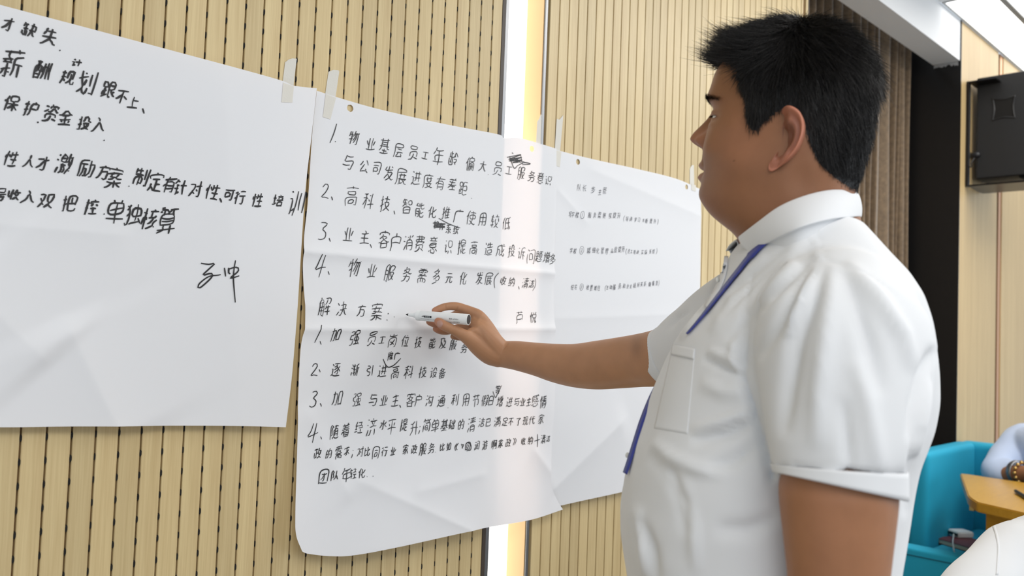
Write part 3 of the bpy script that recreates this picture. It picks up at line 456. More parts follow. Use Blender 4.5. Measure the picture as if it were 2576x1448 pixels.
'系': [[16,40,20,42],[10,51,12,53,17,54,26,54,26,52],[22,22,10,13],[26,52,26,52],[26,52,30,54,47,57,50,56],[20,42,20,40,30,40],[32,29,32,11,30,10,24,10,22,11],[42,22,54,13],[26,52,26,50,20,44,20,42],[20,42,20,42],[10,29,14,28,18,30,32,29,48,31],[43,37,53,26],[42,46,35,41,30,40,28,36,21,33,19,30]],
'纳': [[8,24,12,26],[12,28,13,27],[8,13,22,16],[17,57,9,38,18,38],[40,34,34,22,28,22],[40,34,44,32,49,22,54,22],[13,26,22,27,24,29],[42,58,40,34],[28,9,28,45,54,44,54,10,50,9,44,10],[22,46,13,31,12,28]],
'细': [[8,13,24,16],[18,39,18,35,12,30,12,26],[30,34,54,34],[30,13,54,13],[42,54,42,13],[30,10,30,54,54,54,54,10],[8,25,24,27],[18,58,10,43,10,39,20,39,24,44]],
'经': [[18,39,16,34,12,30,13,28],[9,39,18,39],[22,44,20,40,18,39],[42,28,42,10],[18,57,9,39],[13,28,14,28,13,28],[7,13,23,16],[30,54,50,54,48,50,44,45,43,42],[27,36,43,42],[43,42,55,36],[30,28,54,28],[26,10,56,10],[8,25,12,27,14,26,22,28]],
'统': [[34,30,34,22,32,16,28,12,23,10],[8,13,22,17],[9,39,18,39],[45,30,46,10,54,10,56,14,55,18],[33,36,29,34],[39,49,41,50],[18,57,9,39],[34,36,34,36,34,36],[34,36,35,34,52,36],[28,50,56,50],[40,58,42,54,41,50,39,49,38,46,32,39,33,36],[48,42,54,33],[8,25,22,28],[24,46,20,40,18,39,12,26]],
'继': [[44,35,49,33,54,25],[54,54,50,46],[36,54,38,46],[44,35,41,34,34,23],[10,40,11,40],[19,58,16,57,10,42,10,40],[8,13,23,16],[11,40,11,39,17,38],[28,55,28,12,56,12],[44,57,44,18],[34,40,55,40],[8,25,22,27],[24,46,17,38,11,26]],
'续': [[8,14,22,18],[10,40,11,40],[17,57,10,43,10,40,10,40],[11,40,17,38],[45,18,55,10],[28,32,33,30],[32,38,37,34],[40,58,40,44],[30,52,52,52],[28,44,54,44,52,36],[26,24,55,24],[42,38,42,27,39,19,31,11,27,10],[22,45,13,32,12,26],[8,24,11,26,22,28,23,30]],
'缺': [[42,31,42,30],[42,29,44,28,50,16,56,10],[26,28,26,12],[8,36,27,36],[17,50,18,15],[34,48,52,48,52,31],[32,31,42,30,56,31],[9,28,9,14,26,16],[11,51,26,51],[42,57,42,31,42,29,38,18,32,10],[12,57,11,51,8,44]],
'能': [[36,22,40,22,53,27],[16,58,12,50,11,46],[11,46,27,47],[36,48,40,48,52,52],[10,20,27,20],[10,29,27,29],[36,30,36,12,38,10,54,10,56,15],[36,58,36,40,38,37,53,36,55,38,56,42],[10,9,10,37,26,38,27,36,27,12,25,9,22,9],[24,54,29,44]],
'节': [[26,37,26,9],[11,37,49,37,49,18,40,17],[42,57,42,44],[22,57,22,44],[8,51,55,51]],
'芦': [[30,48,32,48,33,42],[15,30,50,29],[22,58,22,48],[42,58,42,49],[8,53,55,53],[8,10,14,20,15,42,50,42,50,26]],
'薪': [[14,20,9,14],[26,20,28,14],[14,42,13,38,14,32],[25,42,26,38,24,32],[48,31,48,9],[8,24,30,24],[41,58,41,50],[55,45,52,46,36,42,36,21,32,10],[36,31,56,31],[20,32,20,11,18,10,14,10],[8,42,29,42],[8,54,55,54],[8,32,30,32],[22,57,22,50,18,47,19,42]],
'行': [[18,56,8,48],[30,54,54,54],[47,38,46,10,38,9,35,10],[16,34,12,34,8,30],[28,38,56,38],[24,46,20,44,16,36,16,9]],
'规': [[16,27,20,26,24,19],[42,26,44,25,44,14,46,10,54,10,56,14,56,20],[32,28,32,54,52,55,52,54,52,28],[8,34,26,34],[9,48,24,48],[17,56,16,27,11,14,8,10],[42,46,42,25,36,16,28,10]],
'解': [[15,58,14,53],[42,54,39,44,34,40],[37,30,54,30],[11,22,28,22],[34,20,56,20],[11,33,28,33],[46,36,46,9],[14,53,24,52,22,44,20,44,20,12,24,9,28,10,28,43,10,44],[34,55,54,54,53,42,46,42],[38,35,37,30,34,26],[14,53,12,50,10,42,11,42,11,22,8,10]],
'计': [[14,56,20,50,20,48],[17,15,22,16,26,19],[26,38,56,38],[42,57,42,9],[8,40,17,39,17,14,15,12]],
'训': [[12,55,14,54],[54,56,54,10],[42,53,42,16],[30,56,30,28,25,8],[23,22,22,18,16,16],[8,40,16,39,16,14,13,10]],
'设': [[26,38,28,40,32,45,33,56,48,56,48,42,55,40],[16,15,20,16,24,18],[13,56,18,50],[8,40,16,40,16,15],[16,15,13,10],[40,16,42,16],[30,32,32,24,40,16,52,10,56,10],[30,32,51,32,51,30,42,16,26,10]],
'识': [[24,20,20,16,16,16],[49,22,54,10],[12,56,14,54],[34,22,28,10],[48,54,30,54,31,32,52,32,52,53,48,54],[8,40,16,39,16,14,14,12]],
'诉': [[16,16,14,11],[8,40,16,39,16,16],[12,56,14,54],[30,40,56,40],[45,40,45,9],[36,29,45,26,45,24,49,23,54,20],[52,56,49,57,31,53,30,24,28,16,24,10],[16,16,22,18,28,18]],
'质': [[36,28,36,22,32,16,26,12,20,10,17,10],[39,16,42,16,54,10],[22,20,22,36,50,36,51,20],[36,55,34,36],[13,46,56,46],[53,56,47,57,13,54,12,22,8,10]],
'费': [[36,16,54,10],[22,39,24,40],[32,23,30,18,26,14,16,10,10,9,7,10],[38,58,38,34],[11,54,50,54,50,47,13,47,12,40,22,39,24,40,54,40,53,34,48,34],[8,32,15,32,16,29,47,29,48,18],[15,32,16,17],[25,58,24,40,15,32]],
'资': [[10,55,20,52],[8,38,20,42,22,44],[16,19,16,30,48,30,48,20],[40,52,39,46],[39,46,28,37,26,36,22,37],[39,46,50,38,54,36,56,38],[32,25,30,19,25,14,18,10,11,9,6,10],[36,16,54,10],[34,59,32,57,31,53],[31,53,29,52,26,48],[31,53,52,52,50,46]],
'足': [[32,26,52,26],[32,39,15,39,14,54,50,54,50,39,32,39],[32,39,32,12],[16,22,18,22,24,14,34,10,55,10],[18,30,17,23,9,10]],
'距': [[18,30,26,30],[10,32,10,13],[32,42,52,42,52,26,32,26],[18,41,10,42,10,56,24,55,24,42,18,41],[18,41,18,16],[55,54,32,54,32,12,56,11],[6,12,26,16]],
'跟': [[18,30,25,30],[32,44,52,44],[32,11,42,12],[55,27,46,22],[10,32,10,13],[18,41,10,42,10,56,24,55,24,42,18,41],[18,41,18,15],[32,34,52,34,52,55,32,55,32,11],[6,12,22,16,27,18],[41,34,43,25,48,17,54,10,57,11]],
'软': [[38,49,55,48,53,37],[16,50,18,51],[43,27,46,26,50,14,56,10],[18,58,18,51,16,50,10,34,28,33],[20,42,20,10],[8,20,28,22],[8,50,28,50],[38,58,38,49,32,38],[43,40,43,27,37,16,32,10]],
'轻': [[43,28,43,10],[44,42,54,36],[32,54,50,54,50,51,44,45,44,42],[44,42,30,36],[32,28,53,28],[19,42,19,10],[16,58,15,51,14,50,10,34,24,33],[8,50,25,50],[7,20,19,20,25,22],[30,10,56,10]],
'较': [[36,44,32,35],[39,58,41,58,43,54,43,50],[43,22,43,19],[50,44,56,34],[31,50,55,50],[16,58,10,34,24,33],[32,35,36,33,40,24,43,22,43,19,50,13,56,10],[49,32,46,24,43,22,43,19,30,10],[8,20,25,22],[8,50,24,50],[19,42,19,10]],
'进': [[16,16,25,12,30,10,56,11],[16,16,11,14,8,10],[8,36,16,36,16,16],[10,56,16,50],[24,32,55,32],[46,56,46,18],[24,47,54,47],[32,56,32,28,26,19]],
'逐': [[10,55,16,48],[42,34,30,24,22,22],[15,16,30,10,55,10],[15,16,8,12],[8,37,15,37,15,16],[38,54,34,48],[22,42,34,48],[38,42,28,34,24,32,22,33],[22,55,54,55],[43,37,44,23,42,20,39,17,32,18],[52,46,43,37,42,34],[34,48,43,37,43,35,48,34,54,27]],
'通': [[10,55,14,50],[8,36,16,36,16,16],[26,56,50,56],[16,16,26,11,32,10,52,10,58,12],[32,50,42,48],[42,44,40,43],[42,48,42,44],[50,56,49,52,42,48],[16,16,8,11,8,8],[26,26,54,26],[42,44,54,43,54,18,52,17,46,18],[40,43,40,18],[40,43,26,43,26,18],[26,35,54,35]],
'造': [[10,55,16,49],[15,15,8,10],[30,56,28,51],[28,51,26,49,24,46],[8,36,15,36,15,15],[15,15,26,10,33,10,56,10],[27,24,28,18,50,18,51,30,50,31,28,31,27,24],[22,40,56,40],[28,51,53,50],[39,58,39,40]],
'酬': [[8,13,24,13],[35,42,39,42,40,40],[44,42,48,41,50,33,54,32],[31,42,29,29],[8,22,24,22],[13,56,13,32,10,28,8,28],[54,56,54,9],[18,56,18,32,24,31],[7,56,25,56],[44,56,44,10],[8,9,8,44,24,44,24,10],[35,56,35,26,32,15,30,10]],
'金': [[15,24,17,24,20,16],[46,23,42,16],[32,40,32,10],[18,44,18,40,44,40,47,44],[12,28,52,28],[9,10,54,10],[6,41,9,40,18,44,32,56,47,44,56,41]],
'针': [[28,18,26,16,17,12],[14,52,11,50,7,45],[17,58,14,57,14,52],[14,52,25,51],[30,38,56,38],[44,56,44,9],[12,40,24,40],[8,29,24,29],[17,40,17,12,14,8]],
'长': [[48,56,38,48,31,44,27,44],[34,35,36,28,44,18,54,12,57,12],[8,35,54,35],[20,57,20,12,34,14]],
'问': [[26,54,53,54,52,10,48,9,45,9,44,10],[10,44,10,9],[12,57,18,50],[23,23,40,23,40,40,23,40,23,20]],
'队': [[20,22,24,25,24,32,20,40,24,54,10,55,10,9],[40,33,43,32,48,18,55,11],[41,57,40,33,39,32,34,18,28,12]],
'随': [[28,16,40,10,56,10,58,12],[40,51,42,52],[39,34,54,34],[28,16,26,16,22,10],[20,54,16,40,18,35,20,26,18,22,14,22],[28,36,28,16],[39,26,54,26],[34,52,56,52],[28,48,24,53,20,54,18,55,9,55,9,9],[43,58,38,42,39,17],[24,36,28,36,38,43,53,43,54,18,52,17,50,17]],
'难': [[8,43,16,32,18,32],[18,27,8,14],[18,32,18,27],[18,27,22,24,24,20,23,18],[32,42,29,41,26,36],[42,58,44,57,46,52],[8,51,23,50,20,36,18,32],[32,36,54,36],[34,48,55,47],[32,24,54,24],[32,12,56,12],[45,47,45,12],[36,56,32,44,32,9]],
'需': [[26,22,26,10],[14,36,25,36],[38,36,49,36],[16,42,25,42],[31,30,30,22],[38,42,48,42],[38,22,38,10],[32,55,32,36],[9,42,10,49,54,49,54,42],[8,30,55,30],[13,9,14,22,51,22,52,10,50,8,44,10],[12,56,51,56]],
'题': [[19,24,29,24],[48,22,54,17],[44,55,42,46],[11,48,26,48],[44,40,42,24,38,18,32,16],[36,26,36,46,53,46,53,26],[19,33,19,14],[11,48,12,40,26,40,26,56,12,56,11,48],[8,34,30,34],[34,56,56,56],[12,26,12,18,8,10],[12,18,19,14,20,12,26,10,55,10]],
'高': [[10,9,11,30,52,30,53,29,52,10,52,9,44,10],[32,57,32,52],[21,14,22,23,42,23,41,14,21,14],[21,45,17,44,18,36,46,36,46,38,46,45,21,45],[8,52,54,52]],
'龄': [[11,54,11,40],[9,34,9,12,28,12],[42,41,45,38],[20,51,28,51],[36,31,52,30,52,27,44,16],[44,57,44,54],[18,25,20,24,22,18],[44,54,56,40],[28,34,28,10],[20,58,20,40],[7,40,33,40,38,46,42,53,44,54],[19,35,18,26,14,18],[37,20,44,16,47,12]]}
LINES = [
 ('A', [('才', 20.2, 62.2, 37.3), ('缺', 73, 76.1, 40.4), ('失', 124.3, 93.2, 46.6), ('.', 153.8, 117.5, 18.6)]),
 ('A', [('薪', 31.1, 161.6, 77.7), ('酬', 107.2, 178.7, 52.8), ('规', 169.4, 195.8, 40.4), ('计', 192.7, 158.5, 21.8), ('划', 217.5, 208.2, 65.3), ('跟', 273.5, 226.8, 43.5), ('不', 306.1, 245.5, 40.4), ('上', 335.6, 257.9, 34.2), ('、', 360.5, 276.6, 18.6)]),
 ('A', [('保', 28, 261, 43.5), ('护', 77.7, 275, 43.5), ('.', 97.9, 299.9, 15.5), ('资', 127.4, 285.9, 46.6), ('金', 164.7, 296.8, 40.4), ('投', 211.3, 310.8, 37.3), ('入', 248.6, 313.9, 43.5), ('.', 264.1, 344.9, 15.5)]),
 ('A', [('性', 28, 399.7, 40.4), ('人', 73, 407.5, 37.3), ('才', 107.2, 412.2, 40.4), ('激', 161.6, 412.2, 55.9), ('励', 217.5, 424.6, 49.7), ('方', 259.5, 433.9, 40.4), ('案', 287.4, 449.4, 55.9), ('.', 326.3, 460.3, 15.5), ('制', 355.8, 446.3, 49.7), ('定', 391.5, 458.8, 52.8), ('有', 425.7, 465, 43.5), ('针', 453.7, 471.2, 40.4), ('对', 491, 477.4, 40.4), ('性', 534.5, 483.6, 43.5), ('、', 554.7, 502.3, 15.5), ('可', 576.4, 489.8, 31.1), ('行', 602.9, 497.6, 37.3), ('性', 647.9, 503.8, 37.3), ('培', 699.2, 505.4, 34.2), ('训', 745.8, 511.6, 68.4)]),
 ('A', [('号', 0, 489.8, 34.2), ('收', 34.2, 489.8, 31.1), ('入', 71.5, 496.1, 40.4), ('双', 115, 505.4, 43.5), ('把', 174, 513.1, 43.5), ('控', 230, 520.9, 40.4), ('.', 264.1, 529.6, 15.5), ('单', 290.6, 533.3, 68.4), ('独', 335.6, 539.6, 55.9), ('核', 376, 552, 59), ('算', 419.5, 558.2, 71.5)]),
 ('B', [('1', 839.2, 334.8, 44.9), ('.', 844.5, 350.7, 10.6), ('物', 889.4, 348, 38.3), ('业', 932.9, 362.6, 35.6), ('基', 967.2, 367.8, 42.2), ('层', 1002.9, 378.4, 39.6), ('员', 1039.8, 385, 39.6), ('工', 1068.9, 391.6, 22.4), ('年', 1101.9, 395.6, 50.2), ('龄', 1140.1, 399.5, 39.6), ('偏', 1182.4, 412.7, 39.6), ('大', 1214.1, 418, 31.7), ('.', 1228.6, 433.3, 10.6), ('员', 1252.3, 424.6, 39.6), ('工', 1280.1, 428.6, 26.4), ('服', 1310.4, 436.5, 31.7), ('务', 1336.8, 444.4, 30.4), ('意', 1359.3, 448.4, 30.4), ('识', 1379.1, 455, 27.7)]),
 ('B', [('与', 876.2, 407.4, 43.6), ('公', 915.8, 419.3, 37), ('司', 947.4, 423.3, 34.3), ('发', 977.8, 436.5, 39.6), ('展', 1009.5, 444.4, 43.6), ('进', 1046.4, 448.4, 39.6), ('度', 1076.8, 456.3, 39.6), ('有', 1107.1, 461.6, 37), ('差', 1137.5, 464.2, 34.3), ('距', 1165.2, 474.8, 37), ('.', 1187.1, 493.2, 10.6)]),
 ('B', [('2', 819.4, 480, 31.7), ('、', 835.2, 497.2, 13.2), ('高', 884.1, 494.6, 52.8), ('科', 926.3, 506.4, 44.9), ('技', 968.6, 513, 42.2), ('、', 992.3, 532.8, 13.2), ('智', 1024, 519.6, 42.2), ('能', 1055.7, 528.9, 39.6), ('化', 1087.3, 534.1, 33), ('推', 1121.7, 535.5, 34.3), ('广', 1153.3, 544.7, 39.6), ('使', 1185, 548.7, 38.3), ('用', 1214.1, 552.6, 34.3), ('较', 1244.4, 557.9, 39.6), ('低', 1273.5, 563.2, 33)]),
 ('B', [('软', 1096.6, 565.8, 21.1), ('件', 1111.1, 569.8, 19.8), ('系', 1128.3, 576.4, 25.1), ('统', 1146.7, 579, 23.8)]),
 ('B', [('3', 814.1, 579.6, 38.3), ('、', 829.2, 601.2, 13.2), ('业', 876.2, 590.2, 40.9), ('主', 917.1, 596.8, 37), ('、', 932.9, 616.6, 13.2), ('客', 965.9, 603.4, 46.2), ('户', 995, 611.3, 50.2), ('消', 1026.6, 611.3, 39.6), ('费', 1055.7, 613.9, 44.9), ('意', 1088.7, 616.6, 43.6), ('识', 1128.3, 621.8, 38.3), ('提', 1161.3, 621.8, 38.3), ('高', 1191.6, 624.5, 35.6), ('造', 1228.6, 627.1, 35.6), ('成', 1258.9, 629.8, 35.6), ('投', 1286.7, 632.4, 31.7), ('诉', 1311.7, 637.7, 31.7), ('问', 1335.5, 645.6, 39.6), ('题', 1355.3, 645.6, 29), ('增', 1375.1, 648.2, 30.4), ('多', 1389.6, 652.2, 27.7)]),
 ('B', [('4', 807.5, 669.4, 48.8), ('、', 826.5, 684.7, 13.2), ('物', 890.7, 674.6, 50.2), ('业', 935.6, 682.6, 38.3), ('服', 979.1, 687.8, 42.2), ('务', 1022.7, 690.5, 39.6), ('需', 1062.3, 693.1, 42.2), ('多', 1097.9, 695.8, 39.6), ('元', 1129.6, 699.7, 29), ('化', 1165.2, 699.7, 35.6), ('发', 1206.1, 699.7, 33), ('展', 1228.6, 702.4, 33), ('(', 1245.7, 705, 31.7), ('收', 1265.5, 706.3, 25.1), ('纳', 1286.7, 709, 25.1), ('、', 1305.1, 722.2, 10.6), ('清', 1321, 712.9, 29), ('洁', 1336.8, 714.2, 22.4), (')', 1344.7, 715.6, 26.4)]),
 ('B', [('解', 816.8, 772.3, 50.2), ('决', 860.3, 777.6, 38.3), ('方', 909.2, 781.6, 33), ('案', 947.4, 785.5, 46.2), (':', 975.2, 794.8, 23.8), ('.', 992.3, 792.1, 9.2)]),
 ('B', [('芦', 1306.5, 800, 34.3), ('悦', 1340.8, 798.7, 29)]),
 ('B', [('1', 800.9, 839.6, 38.3), ('、', 806.2, 860.7, 13.2), ('加', 844.5, 842.3, 35.6), ('强', 892, 850.2, 39.6), ('员', 935.6, 851.5, 39.6), ('工', 960.6, 855.5, 21.1), ('岗', 987, 856.8, 38.3), ('位', 1018.7, 858.1, 31.7), ('技', 1051.7, 860.7, 30.4), ('能', 1087.3, 863.4, 29), ('及', 1113.7, 863.4, 29), ('服', 1140.1, 867.3, 29), ('务', 1167.9, 875.3, 26.4)]),
 ('B', [('推', 981.8, 895.3, 23.1), ('广', 998.2, 895.3, 21.7)]),
 ('B', [('2', 791.6, 929.3, 27.2), ('、', 803.9, 930.7, 10.9), ('逐', 844.6, 930.7, 35.3), ('渐', 892.2, 930.7, 34), ('引', 930.2, 932, 29.9), ('进', 961.5, 933.4, 34), ('高', 994.1, 936.1, 35.3), ('科', 1028, 936.1, 35.3), ('技', 1063.4, 936.1, 31.2), ('设', 1090.5, 937.4, 28.5), ('备', 1112.3, 938.8, 28.5)]),
 ('B', [('3', 790.3, 1002.7, 34), ('、', 806.6, 1016.2, 12.2), ('加', 848.7, 1001.3, 40.8), ('强', 897.6, 1005.4, 36.7), ('与', 938.4, 1005.4, 35.3), ('业', 965.5, 1006.7, 29.9), ('主', 994.1, 1006.7, 32.6), ('、', 1006.3, 1020.3, 10.9), ('客', 1032.1, 1006.7, 38), ('户', 1052.5, 1006.7, 32.6), ('沟', 1079.7, 1008.1, 31.2), ('通', 1109.6, 1008.1, 31.2), ('.', 1127.2, 1020.3, 9.5), ('利', 1144.9, 1005.4, 31.2), ('用', 1172.1, 1006.7, 32.6), ('节', 1196.5, 1008.1, 34), ('假', 1219.6, 1008.1, 29.9), ('日', 1234.6, 1008.1, 25.8), ('增', 1257.7, 1009.5, 28.5), ('进', 1280.8, 1010.8, 25.8), ('与', 1299.8, 1010.8, 23.1), ('业', 1314.7, 1010.8, 21.7), ('主', 1329.7, 1010.8, 21.7), ('感', 1346, 1008.1, 31.2), ('情', 1366.4, 1010.8, 32.6)]),
 ('B', [('等', 1252.2, 980.9, 23.1)]),
 ('B', [('4', 788.9, 1088.3, 43.5), ('、', 807.9, 1099.1, 12.2), ('随', 840.5, 1086.9, 38), ('着', 869.1, 1082.8, 35.3), ('经', 903, 1074.7, 31.2), ('济', 934.3, 1074.7, 46.2), ('水', 964.2, 1067.9, 25.8), ('平', 984.6, 1074.7, 40.8), ('提', 1015.8, 1069.2, 31.2), ('升', 1041.6, 1077.4, 36.7), (';', 1055.2, 1077.4, 16.3), ('简', 1072.9, 1070.6, 34), ('单', 1094.6, 1070.6, 38), ('基', 1117.7, 1069.2, 31.2), ('础', 1136.7, 1067.9, 27.2), ('的', 1159.8, 1067.9, 27.2), ('清', 1185.7, 1069.2, 40.8), ('洁', 1211.5, 1062.4, 24.5), ('已', 1227.8, 1062.4, 21.7), ('满', 1250.9, 1061.1, 28.5), ('足', 1269.9, 1061.1, 23.1), ('不', 1284.8, 1061.1, 21.7), ('了', 1303.9, 1059.7, 21.7), ('现', 1321.5, 1058.4, 23.1), ('代', 1337.8, 1057, 23.1), ('家', 1360.9, 1054.3, 25.8)]),
 ('B', [('政', 798.4, 1141.2, 27.2), ('的', 827, 1141.2, 25.8), ('需', 851.4, 1138.5, 32.6), ('求', 871.8, 1134.5, 23.1), (';', 886.7, 1137.2, 16.3), ('对', 905.8, 1135.8, 25.8), ('比', 923.4, 1135.8, 24.5), ('同', 945.2, 1139.9, 32.6), ('行', 966.9, 1135.8, 25.8), ('业', 988.6, 1134.5, 21.7), ('家', 1019.9, 1130.4, 27.2), ('政', 1041.6, 1130.4, 24.5), ('服', 1063.4, 1130.4, 31.2), ('务', 1085.1, 1127.7, 27.2), ('.', 1096, 1131.7, 8.2), ('比', 1112.3, 1123.6, 20.4), ('如', 1128.6, 1123.6, 20.4), ('《', 1147.6, 1123.6, 19), ('回', 1176.1, 1122.2, 21.7), ('润', 1199.2, 1120.9, 23.1), ('游', 1219.6, 1119.5, 24.5), ('啊', 1242.7, 1118.2, 24.5), ('家', 1259, 1115.4, 21.7), ('政', 1278, 1114.1, 23.1), ('》', 1294.3, 1110, 19), ('收', 1316.1, 1110, 20.4), ('纳', 1333.8, 1107.3, 21.7), ('+', 1351.4, 1107.3, 27.2), ('清', 1366.4, 1104.6, 24.5), ('洁', 1378.6, 1103.2, 17.7)]),
 ('B', [('团', 813.4, 1199.7, 38), ('队', 841.9, 1195.6, 27.2), ('年', 870.4, 1195.6, 39.4), ('轻', 888.1, 1191.5, 28.5), ('化', 909.8, 1190.2, 25.8), ('.', 923.4, 1192.9, 9.5), ('.', 938.4, 1191.5, 9.5)]),
 ('C', [('队', 1456.3, 471.9, 19.7), ('长', 1469.9, 473.4, 19.7), ('步', 1491.8, 478.2, 19.7), ('主', 1508.7, 483, 16.5), ('管', 1520.7, 479.8, 19.7)]),
 ('C', [('写', 1434, 539.5, 15.3), ('字', 1441, 540.2, 15.3), ('楼', 1451.5, 540.8, 16.5), ('①', 1465.1, 540.2, 17.5), ('服', 1483.3, 541.7, 15.9), ('务', 1496, 541.7, 15.3), ('需', 1507.7, 541.7, 17.5), ('继', 1519.8, 542.4, 15.9), ('续', 1534.7, 543.3, 15.9), ('提', 1545.8, 541.7, 16.5), ('升', 1556.3, 542.7, 17.5), ('(', 1569.7, 549.7, 13.3), ('培', 1577, 550.3, 13.3), ('训', 1586.5, 550.6, 13.3), ('学', 1598.3, 552.9, 13.3), ('习', 1606.8, 553.5, 13.3), ('.', 1612.6, 559.2, 6.4), ('不', 1618.3, 555.4, 10.2), ('断', 1626.2, 556, 13.3), ('提', 1637.3, 556, 13.3), ('升', 1646.9, 556.7, 13.3), (')', 1654.5, 557.6, 13.3)]),
 ('C', [('学', 1436.6, 630.7, 15.3), ('校', 1446.1, 631.7, 15.3), ('②', 1463.2, 629.1, 19.1), ('精', 1481, 630.7, 18.4), ('细', 1493.4, 629.8, 15.9), ('化', 1503.3, 630.7, 15.9), ('管', 1515, 630.7, 17.5), ('理', 1526.1, 631.7, 15.9), ('.', 1534.1, 637.1, 6.4), ('品', 1539.5, 630.7, 12.1), ('质', 1548.4, 629.1, 15.9), ('提', 1558.6, 627.5, 15.9), ('升', 1567.5, 626.9, 17.5), ('(', 1575.4, 632.3, 13.3), ('员', 1581.7, 632.3, 12.1), ('工', 1588.1, 632.9, 10.2), ('培', 1596, 633.9, 12.1), ('训', 1603.4, 633.9, 12.1), ('.', 1608.8, 637.1, 6.4), ('实', 1615.7, 633.9, 13.3), ('操', 1624.6, 633.9, 13.3), ('.', 1631, 637.1, 6.4), ('系', 1635.8, 632.9, 12.1), ('统', 1643.7, 632.3, 13.3), (')', 1651.6, 631.7, 13.3)]),
 ('C', [('住', 1439.4, 722.2, 14.3), ('宅', 1447.7, 722.2, 14.3), ('③', 1462.9, 721.3, 15.3), ('收', 1477.9, 722.8, 14.3), ('费', 1487.4, 724.4, 15.9), ('难', 1497.6, 724.4, 14.3), ('住', 1506.1, 723.8, 14.3), ('(', 1523, 724.4, 14.3), ('主', 1527.7, 722.8, 10.2), ('动', 1536.3, 722.2, 12.1), ('服', 1545.2, 722.8, 15.9), ('务', 1558.6, 719.7, 15.9), ('和', 1569.7, 719.7, 13.3), ('业', 1578.6, 719.7, 12.1), ('主', 1586.5, 719.7, 10.2), ('搞', 1596, 718.1, 14.3), ('好', 1605.6, 716.5, 13.3), ('关', 1613.5, 714.9, 13.3), ('系', 1622.1, 714.3, 13.3), ('.', 1626.9, 718.1, 5.7), ('做', 1634.2, 714.9, 13.3), ('服', 1643.1, 713.3, 13.3), ('务', 1651.6, 712.4, 13.3), (')', 1657, 711.7, 13.3)]),
]
# ================================================================== PAPERS
def crease(X, Z, a, b, amp, w):
    a = np.array(a); b = np.array(b); d = b-a; n = np.array([-d[1], d[0]])/np.hypot(*d)
    s = (X-a[0])*n[0]+(Z-a[1])*n[1]; t = ((X-a[0])*d[0]+(Z-a[1])*d[1])/(d@d)
    return amp*np.exp(-np.abs(s)/w)*sstep(t, -.15, .05)*(1-sstep(t, .95, 1.15))
def wxz(u, v): p = onY(u, v, D-.01); return (p[0], p[2])
CR = {'A': [(wxz(170, 830), wxz(300, 1100), .010, .06), (wxz(-60, 560), wxz(300, 590), .003, .03), (wxz(100, 900), wxz(-100, 700), .008, .08), (wxz(560, 250), wxz(600, 1080), .003, .06)],
      'B': [(wxz(760, 631), wxz(1398, 688), .0065, .014), (wxz(762, 768), wxz(1040, 800), .002, .02), (wxz(760, 828), wxz(1400, 826), .0065, .014),
            (wxz(900, 1210), wxz(1170, 1330), .004, .02), (wxz(1040, 1230), wxz(1200, 1190), .003, .02), (wxz(770, 1040), wxz(860, 1240), .004, .03), (wxz(1385, 1210), wxz(1330, 1130), .006, .03)],
      'C': [(wxz(1410, 480), wxz(1480, 560), .002, .012), (wxz(1500, 430), wxz(1760, 540), .003, .03), (wxz(1380, 1230), wxz(1560, 1060), .008, .05), (wxz(1410, 800), wxz(1700, 790), .002, .02)]}
def off(k, X, Z):
    X = np.asarray(X, float); Z = np.asarray(Z, float); t = np.clip((1.71-Z)/.79, 0, 1)
    if k == 'A': o = .014+.003*np.sin(X*9+1)+.004*np.sin(Z*7+X*3)+.010*t**2
    elif k == 'B': o = .0055+.0015*np.sin(X*14)+.0015*np.sin(Z*11+X*5)*t+.030*t**2.2
    else: o = .0045+.001*np.sin(X*12)+.0012*np.sin(Z*9+X*4)+.012*t**2
    for c in CR[k]: o = o+crease(X, Z, *c)
    return o
def onP(k, u, v):
    r = ray(u, v); o = .01
    for _ in range(4): p = CO+r*((D-o)/r[1]); o = float(off(k, p[0], p[2]))
    return p[0], p[2]
def curve(k, pts, n): return catmull([onP(k, *p) for p in pts], n)
def resamp(C, n):
    s = np.r_[0, np.cumsum(np.hypot(*np.diff(C, axis=0).T))]; t = np.linspace(0, s[-1], n)
    return np.c_[np.interp(t, s, C[:, 0]), np.interp(t, s, C[:, 1])]
